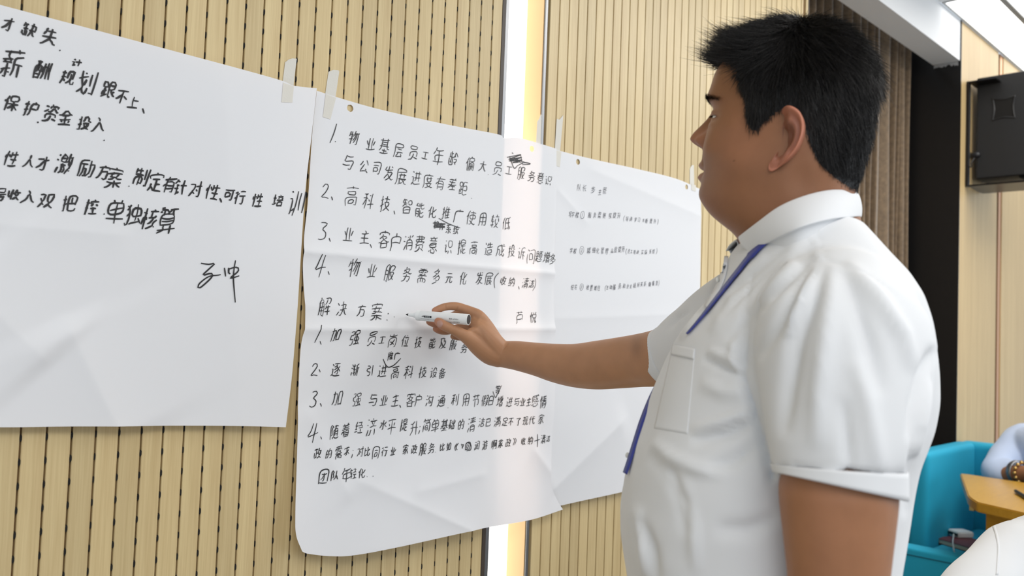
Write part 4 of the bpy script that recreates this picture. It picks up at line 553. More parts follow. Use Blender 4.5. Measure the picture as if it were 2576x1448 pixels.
def paper(k, name, label, top, right, bottom, left, holes):
    n, m = 150, 190
    T, Rr, B, Lf = [resamp(curve(k, q, 12), c) for q, c in ((top, n), (right, m), (bottom, n), (left, m))]
    s = np.linspace(0, 1, n)[None, :, None]; t = np.linspace(0, 1, m)[:, None, None]
    G = (1-t)*T[None]+t*B[None]+(1-s)*Lf[:, None]+s*Rr[:, None]-((1-s)*(1-t)*T[0]+s*(1-t)*T[-1]+(1-s)*t*B[0]+s*t*B[-1])
    X = G[..., 0].ravel(); Z = G[..., 1].ravel()
    F = []
    hp = [np.array(onP(k, u, v)) for u, v in holes]; kill = np.zeros((m-1)*(n-1), bool)
    cx = .25*(G[:-1, :-1]+G[1:, :-1]+G[:-1, 1:]+G[1:, 1:]).reshape(-1, 2)
    for h in hp:
        kill |= np.hypot(*(cx-h).T) < .0062
    used = {}
    for i in range(m-1):
        for j in range(n-1):
            q = i*(n-1)+j; f = (i*n+j, i*n+j+1, (i+1)*n+j+1, (i+1)*n+j)
            if kill[q]:
                for a in f: used[a] = 1
            else: F.append(f)
    for a in used:
        for h in hp:
            d = np.array([X[a], Z[a]])-h; r = np.hypot(*d)
            if .002 < r < .012: X[a], Z[a] = h+d/r*.0066
    Y = D-off(k, X, Z)
    e = empty(name, (float(X.mean()), D, float(Z.min())), label, 'flipchart sheet'); e['group'] = 'flipchart sheets taped on the wall'
    ob = mesh('sheet', np.c_[X, Y, Z], F, paper_m, e, True)
    bm = bmesh.new(); bm.from_mesh(ob.data); bmesh.ops.delete(bm, geom=[v for v in bm.verts if not v.link_faces], context='VERTS'); bm.to_mesh(ob.data); bm.free()
    return e
pA = paper('A', 'flipchart_sheet', 'blurred white paper sheet with large slanted handwriting, nearest the camera at left',
           [(-330, -75), (-160, -31), (0, 12), (250, 78), (500, 145), (700, 200), (738, 215), (797, 222)],
           [(797, 222), (785, 330), (768, 480), (757, 640), (748, 780), (735, 940), (719, 1074)],
           [(-300, 1060), (-150, 1068), (0, 1074), (200, 1072), (450, 1070), (600, 1071), (719, 1074)],
           [(-330, -75), (-325, 300), (-315, 700), (-300, 1060)], [])
pB = paper('B', 'flipchart_sheet', 'white paper sheet in the middle with two numbered handwritten lists, marker held over it',
           [(797, 228), (860, 248), (960, 276), (1110, 310), (1250, 337), (1268, 347), (1302, 346), (1345, 357), (1400, 374)],
           [(1400, 374), (1399, 500), (1397, 690), (1399, 826), (1396, 1000), (1388, 1130), (1386, 1212), (1398, 1250), (1416, 1281)],
           [(760, 1386), (775, 1392), (830, 1398), (890, 1396), (1000, 1376), (1200, 1332), (1330, 1308), (1416, 1281)],
           [(797, 228), (785, 340), (775, 500), (764, 640), (768, 790), (757, 870), (750, 1000), (747, 1150), (743, 1290), (745, 1345), (760, 1386)],
           [(881, 272), (1338, 374)])
pC = paper('C', 'flipchart_sheet', 'white paper sheet with small handwriting between the middle sheet and the man',
           [(1396, 374), (1412, 380), (1500, 402), (1600, 424), (1700, 449), (1763, 476)],
           [(1763, 476), (1763, 600), (1760, 760), (1750, 900), (1735, 1050), (1720, 1196)],
           [(1352, 1284), (1397, 1274), (1450, 1262), (1560, 1238), (1640, 1217), (1720, 1196)],
           [(1396, 374), (1384, 700), (1368, 1000), (1352, 1284)],
           [(1454, 407), (1727, 470)])
# ---- handwriting: pen strokes as thin ribbons lying on the sheets
G = {}
for c, s in GLYPHS.items(): G[c] = [np.array(q, float).reshape(-1, 2)/63. for q in s if len(q) >= 4]
def A_(*p): return np.array(p, float)
circ = [(.5+.48*math.cos(a), .5+.48*math.sin(a)) for a in np.linspace(1.6, 7.7, 14)]
G['.'] = [A_((.45, .1), (.52, .02), (.56, .08))]; G['、'] = [A_((.3, .7), (.5, .45), (.7, .1))]
G[':'] = [A_((.45, .75), (.52, .68)), A_((.5, .2), (.56, .1))]; G[';'] = [A_((.5, .8), (.56, .7)), A_((.56, .3), (.5, .0), (.4, -.2))]
G['('] = [A_((.62, 1), (.42, .75), (.38, .4), (.55, 0))]; G[')'] = [A_((.4, 1), (.6, .7), (.58, .35), (.38, 0))]
G['+'] = [A_((.1, .5), (.9, .55)), A_((.5, 1), (.5, .0))]
G['《'] = [A_((.5, .9), (.2, .5), (.45, .1)), A_((.8, .9), (.5, .5), (.75, .1))]; G['》'] = [A_((.2, .9), (.5, .6), (.25, .1)), A_((.5, .9), (.8, .6), (.55, .1))]
G['1'] = [A_((.55, 1), (.50, .5), (.42, 0))]; G['2'] = [A_((.15, .8), (.4, 1), (.7, .85), (.55, .45), (.15, .05), (.45, .1), (.85, .0))]
G['3'] = [A_((.2, .95), (.5, 1), (.72, .85), (.4, .58), (.7, .4), (.65, .12), (.35, -.02), (.1, .05))]
G['4'] = [A_((.35, 1), (.25, .6), (.1, .35), (.5, .42), (.85, .5)), A_((.62, .98), (.58, .5), (.5, 0))]
for q, n in (('①', '1'), ('②', '2'), ('③', '3')): G[q] = [A_(*circ)]+[s*.5+.25 for s in G[n]]
def ribbon(k, C, wd, V, F, lift=.0007):
    """C: points (X,Z) on sheet k"""
    if len(C) < 2: return
    s = np.r_[0, np.cumsum(np.hypot(*np.diff(C, axis=0).T))]
    if s[-1] < 1e-4: return
    n = max(3, int(s[-1]/.004)+2); t = np.linspace(0, s[-1], n); X = np.interp(t, s, C[:, 0]); Z = np.interp(t, s, C[:, 1])
    tx, tz = np.gradient(X), np.gradient(Z); l = np.hypot(tx, tz)+1e-9; nx_, nz_ = -tz/l, tx/l
    wv = wd*(.62+.38*np.sin(np.pi*np.clip(t/s[-1]*.9+.08, 0, 1)))*(1+.12*rng.randn())
    o = len(V)
    for i in range(n):
        for sg in (-.5, .5):
            x = X[i]+sg*wv[i]*nx_[i]; z = Z[i]+sg*wv[i]*nz_[i]; V.append((x, D-float(off(k, x, z))-lift, z))
    for i in range(n-1): a = o+2*i; F.append((a, a+1, a+3, a+2))
def write(k, e, items, wd, m, slant=.16):
    V = []; F = []; hs = [h for c, _, _, h in items if c not in '.、:;']; hm = np.mean(hs) if hs else 20
    for c, u, v, h in items:
        x0, z0 = onP(k, u, v); _, z1 = onP(k, u, v-h/2); _, z2 = onP(k, u, v+h/2); H = z1-z2
        Wd = (H*.55+.30*(H*hm/h))*1.08; H = H*1.17
        if c in '.、:;()1': Wd = H*.9
        # local direction of the writing line on the sheet
        i = [q[0] for q in items].index(c)
        sx = rng.uniform(-.05, .05); rot = rng.uniform(-.05, .05)-.02; bend = rng.uniform(-.05, .07)
        for S in G[c]:
            P_ = np.array(S, float); P_ = P_+rng.randn(*P_.shape)*.020
            if len(P_) > 2:
                P_ = catmull(P_, 4)
            elif c not in '.、:;1':
                a, b = P_; mid = (a+b)/2+np.array([-(b-a)[1], (b-a)[0]])*rng.uniform(-.07, .07); P_ = catmull([a, mid, b], 4)
            q = P_-.5; xx = q[:, 0]*(1+sx)+slant*q[:, 1]+bend*q[:, 1]**2; zz = q[:, 1]+.10*q[:, 0]*1.0+bend*q[:, 0]**2
            xr = xx*math.cos(rot)-zz*math.sin(rot); zr = xx*math.sin(rot)+zz*math.cos(rot)
            ribbon(k, np.c_[x0+xr*Wd, z0+zr*H], wd, V, F)
    o = mesh('handwritten_line', V, F, m, e); o['kind'] = 'stuff'; return o
SH = {'A': pA, 'B': pB, 'C': pC}
for k, items in LINES:
    write(k, SH[k], items, {'A': .0027, 'B': .00175, 'C': .0010}[k], ink_m if k != 'C' else ink_blue, {'A': .24, 'B': .20, 'C': .20}[k])
def scrawl(k, polys, wd, name='pen_scribble'):
    V = []; F = []
    for p in polys: ribbon(k, catmull([onP(k, *q) for q in p], 6), wd, V, F, .0009)
    o = mesh(name, V, F, ink_m, SH[k]); o['kind'] = 'stuff'; return o
# signature lower right of the left sheet (zoom coordinates / 3.218, +350)
def zz(L, ox=0, oy=350, s=3.218): return [(ox+x/s, oy+y/s) for x, y in L]
scrawl('A', [zz([(1625, 1003), (1690, 1012), (1738, 1003), (1690, 1050), (1640, 1100), (1700, 1085), (1722, 1098), (1690, 1140), (1620, 1200), (1600, 1195), (1620, 1160), (1690, 1110), (1760, 1100), (1785, 1095)]),
             zz([(1815, 1040), (1820, 1075), (1825, 1110)]), zz([(1850, 1040), (1850, 1085), (1862, 1090)]), zz([(1855, 1050), (1900, 1035), (1930, 1045), (1920, 1075), (1860, 1125), (1935, 1105)]),
             zz([(1905, 980), (1893, 1050), (1888, 1130), (1895, 1230), (1903, 1320)])], .0026, 'signature')
z4 = lambda L: zz(L, 760, 220, 3.788)
scrawl('B', [z4([(1998, 620), (2010, 632)]), z4([(1950, 665), (2085, 640), (1965, 685), (2095, 665), (1970, 700), (2100, 690), (2000, 715), (2115, 705)]), z4([(1975, 655), (1990, 700), (2020, 770), (2050, 745)]),
             z4([(2080, 635), (2090, 690), (2100, 740)]), z4([(2015, 665), (2055, 720), (2040, 680), (2080, 715)]), z4([(2050, 745), (2115, 715), (2178, 728), (2100, 735)])], .0020)
scrawl('B', [z4([(1300, 1245), (1380, 1290), (1440, 1315), (1505, 1337)]), z4([(1245, 1290), (1370, 1300), (1250, 1310), (1365, 1325), (1255, 1328), (1360, 1335)])], .0019)
z6 = lambda L: zz(L, 740, 860, 3.68)
scrawl('B', [z6([(822, 155), (840, 200), (870, 232), (925, 210), (985, 150)]), z6([(1838, 455), (1862, 515), (1880, 480), (1920, 400)]),
             z6([(1545, 940), (1560, 975), (1550, 985), (1570, 945), (1548, 950)]), z6([(1585, 960), (1600, 930), (1635, 950), (1630, 1000), (1595, 1000), (1600, 1010)])], .0020)
# ---- masking tape
def tape(k, pts, label, group=None):
    T_ = [onP(k, *p) for p in pts]; n = len(T_); V = [(x, D-.0024, z) for x, z in T_]+[(x, D-.0021, z) for x, z in T_]
    F = [tuple(range(n)), tuple(range(n, 2*n))[::-1]]+[(i, (i+1) % n, n+(i+1) % n, n+i) for i in range(n)]
    return tag(mesh('masking_tape', V, F, tape_m), label, 'tape', 'masking tape strips holding the sheets')
def tape_on(k, pts, e):
    T_ = [onP(k, *p) for p in pts]; V = []; F = []
    (a, b, c, d) = [np.array(q) for q in T_]
    for i in range(7):
        for j in range(4):
            s, t = j/3, i/6; q = (1-t)*((1-s)*a+s*b)+t*((1-s)*d+s*c); V.append((q[0], D-float(off(k, q[0], q[1]))-.0006, q[1]))
    for i in range(6):
        for j in range(3): F.append((i*4+j, i*4+j+1, i*4+j+5, i*4+j+4))
    return mesh('tape_end', V, F, tape_m, e)
T1 = tape('B', [(712, 212), (719, 156), (728, 149), (737, 146), (748, 147), (739, 222)], 'torn masking tape above the right corner of the blurred left sheet')
tape_on('A', [(712, 208), (739, 217), (735, 258), (708, 257)], T1)
T2 = tape('B', [(819, 240), (828, 180), (840, 175), (853, 176), (855, 180), (845, 248)], 'torn masking tape above the left corner of the middle sheet')
tape_on('B', [(819, 236), (845, 246), (831, 300), (812, 294)], T2)
tape('B', [(1351, 362), (1354, 305), (1359, 298), (1363, 287), (1368, 290), (1364, 366)], 'narrow tape strip beside the light strip, above the middle sheet')
T4 = tape('B', [(1399, 378), (1404, 298), (1411, 300), (1421, 288), (1412, 385)], 'forked masking tape holding the left corner of the small-writing sheet')
tape_on('C', [(1399, 378), (1412, 381), (1408, 420), (1396, 416)], T4)
T5 = tape('B', [(1739, 466), (1739, 424), (1744, 415), (1749, 414), (1750, 474)], 'masking tape strip beside the man\'s mouth, right corner of the small-writing sheet')
tape_on('C', [(1739, 462), (1750, 466), (1750, 482), (1739, 478)], T5)
# ================================================================== THE MAN
man = empty('person', loc(.36, 1.03, 0), 'man in white short-sleeved shirt writing on the middle sheet with a marker', 'person')
# ---- head: horizontal sections from chin to crown, shaped with face features
PHI = math.radians(13)
def head_frame():
    th = math.atan2(*( (at(1965, 345, 1.)-CO)@Rh, (at(1965, 345, 1.)-CO)@Fh ))
    s = math.sin(th)*Rh+math.cos(th)*Fh; p = -math.cos(th)*Rh+math.sin(th)*Fh
    f = p*math.cos(PHI)+s*math.sin(PHI); return f, np.cross(Zh, f), s
hf, hl, hs = head_frame()
HO = at(1965, 345, 1.05)-hf*.017*.97-hl*0
HO = at(2000, 344, 1.05)
def H2W(a, l, z):
    a, l, z = np.atleast_1d(a), np.atleast_1d(l), np.atleast_1d(z); return HO+np.outer(a, hf)+np.outer(l, hl)+np.outer(z+(.12*a-.10*l)*sstep(z, -.17, -.09), Zh)   # head tipped back and a little sideways
TF = np.array([(-.22, .035), (-.18, .05), (-.14, .060), (-.130, .064), (-.122, .072), (-.114, .086), (-.106, .099), (-.097, .108), (-.084, .1165), (-.072, .1160), (-.062, .1130), (-.046, .1130), (-.03, .1125), (-.02, .1115), (0, .107), (.02, .1015), (.03, .1005), (.042, .1045), (.055, .1045), (.076, .099), (.095, .085), (.11, .066), (.122, .044), (.131, .024), (.137, .008)])
TB = np.array([(-.22, -.072), (-.14, -.078), (-.1, -.078), (-.061, -.070), (-.03, -.076), (0, -.084), (.03, -.086), (.066, -.087), (.09, -.081), (.11, -.068), (.122, -.056), (.131, -.038), (.137, -.018)])
TW = np.array([(-.22, .052), (-.17, .062), (-.14, .068), (-.115, .069), (-.1, .071), (-.085, .073), (-.06, .077), (-.04, .080), (-.01, .080), (.02, .078), (.05, .076), (.076, .073), (.095, .066), (.11, .054), (.122, .040), (.131, .025), (.137, .008)])
NZ, NT = 300, 260
Zr = np.interp(np.linspace(0, 1, NZ), [0, .22, .78, 1], [-.22, -.125, .095, .137])
tt = np.linspace(-math.pi, math.pi, NT, endpoint=False)
def head_base(Z, t):
    Fz = np.interp(Z, TF[:, 0], TF[:, 1]); Bz = np.interp(Z, TB[:, 0], TB[:, 1]); Wz = np.interp(Z, TW[:, 0], TW[:, 1])
    xm = np.interp(Z, [-.22, -.12, -.09, 0, .1, .137], [-.02, -.012, .002, .004, 0, -.005])
    c, s = np.cos(t), np.sin(t); fr = sstep(c, -.3, .5)
    jaw = gs(Z, -.095, .03)
    low = 1-sstep(Z, -.02, .03); ex = np.where(c > 0, .86+.22*low*(1-.5*jaw), 1.0); ey = np.where(c > 0, .90, .95)
    a = xm+np.where(c > 0, (Fz-xm)*np.abs(c)**ex, -(xm-Bz)*np.abs(c)**ex)
    l = Wz*np.sign(s)*np.abs(s)**ey
    return a, l
from numpy import newaxis as _n
# smooth the tables
def smooth_tab(T, w=.004):
    z = np.linspace(T[0, 0], T[-1, 0], 400); f = np.interp(z, T[:, 0], T[:, 1]); k = np.exp(-.5*((np.arange(-20, 21)*(z[1]-z[0]))/w)**2); k /= k.sum()
    g = np.convolve(np.pad(f, 20, 'edge'), k, 'valid'); g[-12:] = f[-12:]; return np.c_[z, g]
TF, TB, TW = smooth_tab(TF, .0035), smooth_tab(TB, .006), smooth_tab(TW, .006)
ZZ, TT = np.meshgrid(Zr, tt, indexing='ij')
HA, HL = head_base(ZZ, TT); HZ = ZZ.copy()
for _ in range(1):
    front = sstep(HA, .045, .085); y = np.abs(HL)
    # nose
    zk = np.linspace(-.05, .06, 221); nk = np.interp(zk, [-.027, -.021, -.015, -.009, -.001, .010, .022, .034], [0, .004, .017, .0250, .0225, .0150, .0075, 0]); nk = np.convolve(np.pad(nk, 8, 'edge'), np.hanning(19)[1:-1]/np.hanning(19).sum(), 'valid'); N = np.interp(ZZ, zk, nk)
    wn = np.interp(ZZ, [-.02, -.004, .01, .03], [.0125, .0120, .0088, .0075])
    HA += N*np.exp(-(y/wn)**2.4)*front
    HA += (.0075*gs(y, .0155, .0058)*gs(ZZ, -.0105, .0075))*front
    HA -= .004*gs(y, .0075, .0035)*gs(ZZ, -.0185, .003)*front
    HA -= .0022*gs(y, .0225, .0030)*gs(ZZ, -.009, .010)*front
    # eyes
    HA -= .0085*gs(y, .022, .012)*gs(ZZ, .0185, .011)*front
    HA -= .0050*gs(y, .040, .014)*gs(ZZ, .018, .010)*front
    HA += .0075*gs(y, .033, .0125)*gs(ZZ, .0188, .0085)*front
    HA += .0012*gs(y, .033, .016)*gs(ZZ, .0238, .0030)*front
    slit = np.exp(-((y-.033)/.0145)**4)*gs(ZZ, .0175-.0012*((y-.033)/.014)**2, .0013)*front
    HA -= .0024*slit
    HA -= .0010*gs(y, .034, .014)*gs(ZZ, .0268, .0012)*front          # lid fold
    HA += .0020*gs(y, .034, .015)*gs(ZZ, .0080, .0040)*front          # bag under the eye
    HA += .0035*gs(y, .028, .022)*gs(ZZ, .044, .0085)*front           # brow ridge
    # mouth
    lipw = np.exp(-(y/.0225)**4)
    HA += .0056*lipw*gs(ZZ, -.0430, .0050)*front + .0064*np.exp(-(y/.020)**4)*gs(ZZ, -.0585, .0055)*front
    HA -= .0050*np.exp(-(y/.0255)**6)*gs(ZZ, -.0508, .0019)*front
    HA -= .0035*gs(y, .0275, .005)*gs(ZZ, -.0515, .005)*front
    HA -= .0012*gs(y, 0, .004)*gs(ZZ, -.028, .006)*front
    HA -= .0040*gs(y, .0, .020)*gs(ZZ, -.0690, .0045)*front
    # cheeks, folds, jaw
    f2 = sstep(HA, .02, .06)
    HA += .0035*gs(y, .048, .018)*gs(ZZ, -.020, .022)*f2
    nl = .020+.012*np.clip((-.010-ZZ)/.035, 0, 1)
    HA -= .0030*gs(y, nl, .0038)*sstep(-ZZ, .004, .016)*(1-sstep(-ZZ, .040, .055))*front
    HL += np.sign(HL)*(.0030*gs(HA, .045, .03)*gs(ZZ, -.045, .03)+.0020*gs(HA, .060, .016)*gs(ZZ, .002, .014))
    HL -= np.sign(HL)*.0030*gs(HA, .070, .02)*gs(ZZ, .055, .02)
    # crease between jaw and neck, behind the ear lobe
    HL -= np.sign(HL)*.0045*gs(HA, -.022, .014)*gs(ZZ, -.055, .028)
# neck leans: its lower sections shift back a little
HA -= .010*sstep(-ZZ, .13, .22)
HV = H2W(HA.ravel(), HL.ravel(), HZ.ravel())
Hv, Hf = loft([HV.reshape(NZ, NT, 3)[i] for i in range(NZ)])
AH, LH = HA.ravel(), HL.ravel(); ZH = HZ.ravel()
# hairline
zh_t = np.array([(-.12, -.068), (-.0687, -.0585), (-.0559, -.0498), (-.0412, -.0359), (-.0352, -.0230), (-.0277, -.0009), (-.019, .020), (-.0113, .0262), (.0008, .0226), (.0176, .0090), (.0263, -.0025), (.034, -.001), (.0403, .0086), (.0414, .0288), (.0508, .0489), (.054, .078), (.060, .085), (.069, .087), (.09, .089), (.12, .092)])
def hairsd(a, l, z): return z-np.interp(a, zh_t[:, 0], zh_t[:, 1])
def skincol(a, l, z):
    n = len(a); C = np.tile(SKIN*np.array([.86, .83, .80]), (n, 1)); y = np.abs(l); fr = sstep(a, .06, .095)  # face base darker than SKIN: its shade is painted into the colour
    def mixin(c, w): C[:] = C*(1-w[:, None])+np.array(c)*w[:, None]
    mixin((.36, .115, .085), .75*fr*np.exp(-(y/.0235)**6)*np.clip(gs(z, -.0440, .0045)+gs(z, -.0580, .0055), 0, 1))
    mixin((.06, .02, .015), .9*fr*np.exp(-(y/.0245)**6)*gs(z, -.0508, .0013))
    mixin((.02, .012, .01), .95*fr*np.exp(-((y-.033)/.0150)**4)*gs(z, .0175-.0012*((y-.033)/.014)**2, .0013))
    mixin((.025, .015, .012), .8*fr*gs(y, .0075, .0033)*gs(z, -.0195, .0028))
    mixin((.43, .17, .11), .35*gs(y, .012, .016)*gs(z, -.006, .016)*fr)
    mixin((.42, .185, .11), .3*gs(a, .05, .03)*gs(z, -.02, .03))
    mixin((.25, .15, .10), .35*fr*(1-sstep(z, -.034, -.024))*sstep(z, -.095, -.07))
    sd = hairsd(a, l, z); mixin((.03, .022, .018), .93*sstep(sd, -.004, .006))
    return np.clip(C, 0, 1)
# ---- ears
EO = np.array([(.004, .026), (.002, .034), (-.006, .0385), (-.016, .037), (-.0245, .031), (-.029, .021), (-.0295, .008), (-.026, -.006), (-.020, -.018), (-.010, -.030), (.001, -.038), (.0105, -.0435), (.0145, -.040), (.0125, -.031), (.0075, -.018), (.0045, -.004), (.0035, .012)])
def ear(side):
    O = catmull(np.vstack([EO, EO[:1]]), 6)[:-1]; n = len(O); c = np.array([-.0075, -.004]); rings = []
    ang = np.linspace(0, 1, n, endpoint=False)
    back = sstep(-(O[:, 0]), -.006, .016)                 # 1 at the helix side, 0 where it joins the cheek
    lobe = sstep(-O[:, 1], .022, .036)
    for rho, h in ((.02, -.004), (.2, -.003), (.34, .001), (.46, .0075), (.55, .0100), (.64, .0098), (.73, .0078), (.81, .0085), (.88, .0128), (.94, .0150), (.985, .0140), (1.0, .0115), (.985, .0080), (.95, .003), (.9, -.006), (.86, -.016)):
        p = c+(O-c)*rho; inner = rho > .99 or len(rings) > 11
        hh = np.full(n, h)
        if h > 0 and len(rings) <= 12: hh = h*(.30+.70*back)*(1-.12*lobe)+.004*lobe*(rho > .5)
        if .6 < rho < .86 and len(rings) < 9: hh = hh+.0040*lobe
        if rho > .6: hh = hh-.0045*(1-back)*(1-lobe)
        tilt = .0065*back if len(rings) <= 12 else .003*back
        w = .0765+hh+tilt
        # follow head side: cheek side sits lower
        w = w-.002*sstep(p[:, 1]*-1, .0, .05)
        rings.append(H2W(p[:, 0]*.924-.002, side*w, p[:, 1]*.924-.0096))
    V, F = loft(rings); 
    return V, F
earL, earR = ear(1), ear(-1)
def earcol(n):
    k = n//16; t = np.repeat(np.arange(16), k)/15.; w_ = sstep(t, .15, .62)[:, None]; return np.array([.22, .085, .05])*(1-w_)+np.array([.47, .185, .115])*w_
# ---- right arm and writing hand, left arm, hidden trunk
MD = lambda u: 1.575+(u-1021)/(1179-1021)*(-.042)      # depth of the marker's axis
def K(*r):
    P_ = np.array([at(a, b, c) for a, b, c, _ in r]); return P_, np.array([q[3] for q in r])
def tb(rows, n=18, sub=6, **k): P_, R_ = K(*rows); return tube(P_, R_, n, sub, **k)
hand_parts = [
    tb([(1094, 781, 1.566, .0063), (1106, 776, 1.568, .0070), (1119, 771.5, 1.571, .0072), (1135, 769.5, 1.574, .0076), (1151, 771, 1.577, .0083), (1165, 775, 1.578, .0082), (1185, 783, 1.578, .0092), (1204, 795, 1.578, .0118), (1222, 822, 1.580, .0150), (1238, 852, 1.583, .0175), (1254, 878, 1.585, .020)]),
    tb([(1081, 809, 1.578, .0070), (1094, 813, 1.586, .0076), (1112, 808, 1.596, .0080), (1136, 797, 1.603, .0088), (1162, 789, 1.607, .0092), (1190, 797, 1.603, .0100), (1212, 820, 1.60, .012), (1232, 850, 1.598, .016), (1252, 880, 1.595, .019)]),
    tb([(1097, 827, 1.592, .0064), (1108, 831, 1.60, .0072), (1124, 832, 1.61, .0075), (1148, 826, 1.618, .0080), (1170, 822, 1.622, .0085), (1194, 830, 1.618, .0095), (1216, 845, 1.612, .012), (1236, 868, 1.606, .016), (1250, 886, 1.60, .018)]),
    tb([(1140, 846, 1.622, .0058), (1158, 848, 1.630, .0065), (1178, 846, 1.635, .0072), (1198, 854, 1.628, .009), (1220, 872, 1.618, .014), (1244, 892, 1.605, .017)]),
    tb([(1103, 808.5, 1.537, .0079), (1110, 814, 1.534, .0089), (1121, 820.5, 1.534, .0092), (1135, 827, 1.536, .0092), (1150, 834, 1.541, .0100), (1168, 844, 1.546, .0115), (1186, 856, 1.553, .0145), (1206, 872, 1.562, .0178), (1232, 888, 1.572, .021), (1256, 892, 1.580, .0235)]),
    tb([(1204, 842, 1.570, .011), (1222, 858, 1.575, .0165), (1244, 878, 1.58, .022), (1262, 889, 1.582, .0245)]),
    tb([(1196, 806, 1.574, .0095), (1212, 822, 1.571, .0140), (1232, 850, 1.572, .0185), (1254, 880, 1.578, .0220)]),
    tb([(1186, 836, 1.556, .0090), (1204, 838, 1.562, .0130), (1226, 858, 1.569, .0180), (1250, 882, 1.577, .0220)]),
    tb([(1200, 815, 1.572, .009), (1212, 836, 1.570, .012), (1230, 860, 1.572, .015)]),
    tb([(1240, 884, 1.585, .0215), (1262, 890, 1.582, .0240), (1300, 894, 1.568, .0268), (1350, 903, 1.545, .0300), (1400, 913, 1.525, .0348), (1450, 919, 1.502, .0385), (1500, 918, 1.478, .0418), (1560, 912, 1.445, .0430), (1610, 906, 1.418, .0440), (1660, 899, 1.385, .0460), (1745, 878, 1.33, .048), (1810, 850, 1.27, .050), (1885, 815, 1.22, .05)], n=48, sub=8),
]
hand_parts.append(tb([(1198, 816, 1.569, .0115), (1210, 830, 1.566, .0150), (1230, 854, 1.569, .0200), (1252, 880, 1.576, .0225)]))
hand_me = fuse(hand_parts, .0013, 9)
# knuckle and thumb creases as fine relief
V = vco(hand_me); N_ = vno(hand_me); U_, Vp = px(V)
def seg_d(U, W, pts):
    best = np.full(len(U), 1e9); tt_ = np.zeros(len(U)); L = 0; tot = sum(np.hypot(b[0]-a[0], b[1]-a[1]) for a, b in zip(pts, pts[1:]))
    for a, b in zip(pts, pts[1:]):
        dx, dy = b[0]-a[0], b[1]-a[1]; l2 = dx*dx+dy*dy; t = np.clip(((U-a[0])*dx+(W-a[1])*dy)/l2, 0, 1)
        d = np.hypot(U-a[0]-t*dx, W-a[1]-t*dy); m_ = d < best; best = np.where(m_, d, best); tt_ = np.where(m_, (L+t*math.sqrt(l2))/tot, tt_); L += math.sqrt(l2)
    return best, tt_
near = (N_@fwd < -.1)
for pts, a, wd in (([(1138, 811), (1141, 818), (1140, 825)], -.0009, 1.3), ([(1133, 818), (1134, 826), (1131, 833)], -.0007, 1.2), ([(1120, 766), (1121, 778)], -.0012, 1.5), ([(1152, 770), (1147, 782)], -.0010, 1.6),
                   ([(1279, 861), (1268, 876), (1262, 884)], -.0010, 1.4), ([(1212, 790), (1200, 812), (1190, 822)], .0012, 5), ([(1170, 835), (1195, 828), (1210, 815)], .0016, 6)):
    d, t = seg_d(U_, Vp, pts); V += N_*(a*gs(d, 0, wd)*np.sin(np.pi*np.clip(t, .02, .98))**.5*near)[:, None]
setco(hand_me, V)
HC = np.tile(SKIN*np.array([1.36, 1.52, 1.62]), (len(V), 1))  # hand and forearm lighter than SKIN: stronger light on them painted in
tip = gs(np.hypot(U_-1090, Vp-785), 0, 16)+gs(np.hypot(U_-1085, Vp-808), 0, 14)+gs(np.hypot(U_-1098, Vp-828), 0, 12)+.6*gs(np.hypot(U_-1106, Vp-812), 0, 12)
HC = HC*(1-.5*np.clip(tip, 0, 1)[:, None])+np.array([.52, .20, .13])*.5*np.clip(tip, 0, 1)[:, None]
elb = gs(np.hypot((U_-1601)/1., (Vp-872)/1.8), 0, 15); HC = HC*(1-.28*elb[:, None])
# left arm hanging by his side and the trunk under the shirt
arm_me = fuse([tb([(2105, 830, .86, .050), (2108, 950, .825, .050), (2108, 1170, .808, .0500), (2107, 1225, .807, .0535), (2107, 1270, .806, .0530), (2107, 1330, .804, .0505), (2107, 1400, .803, .0475), (2106, 1470, .802, .0450), (2098, 1560, .80, .045), (2075, 1660, .79, .044), (2040, 1780, .785, .038), (2005, 1900, .785, .030), (1990, 1960, .79, .026)], n=30, sub=8)]
    + [tb([(1990, 1950, .79, .026), (1980, 2010, .79, .034), (1965, 2080, .79, .034), (1955, 2110, .79, .026)], n=24)]
    + [tb([(1965+dx, 2080, .79+dz, .012), (1950+dx, 2140, .79+dz, .0095), (1945+dx*.9, 2190, .795+dz, .0085), (1950+dx*.9, 2225, .80+dz, .007)], n=12) for dx, dz in ((-38, -.012), (-12, -.018), (14, -.016), (38, -.008))]
    + [tb([(1965, 2020, .77, .015), (1935, 2080, .755, .012), (1920, 2140, .76, .0095)], n=12)], .003, 8)
trunk_me = fuse([tube([loc(.365, 1.03, 1.32), loc(.36, 1.03, 1.2), loc(.35, 1.03, 1.0), loc(.36, 1.03, .82)], [.08, .10, .10, .09], 24, 6),
                 tube([loc(.33, .88, 1.30), loc(.35, 1.03, 1.33), loc(.33, 1.19, 1.30)], [.04, .05, .04], 20, 6),
                 tube([HO+Zh*-.24-hf*.02, HO+Zh*-.10-hf*.01], [.045, .050], 20, 4)], .008, 6)
arm_c = np.tile(SKIN, (len(arm_me.vertices), 1))*np.array([1.08, 1.08, 1.08]); trunk_c = np.tile(SKIN, (len(trunk_me.vertices), 1))
Vs = [Hv, earL[0], earR[0], vco(hand_me), vco(arm_me), vco(trunk_me)]
Fs = [Hf, earL[1], earR[1]]+[[tuple(p.vertices) for p in m_.polygons] for m_ in (hand_me, arm_me, trunk_me)]
V, F = join(list(zip(Vs, Fs)))
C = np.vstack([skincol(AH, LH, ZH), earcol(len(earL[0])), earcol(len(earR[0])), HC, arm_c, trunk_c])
mole = gs(np.hypot(*(np.array(px(Hv))-np.array([[1847], [404]]))), 0, 1.6); C[:len(Hv)] *= (1-.7*mole[:, None])
body = mesh('body', V, F, skin_m, man, True); setcol(body.data, C)
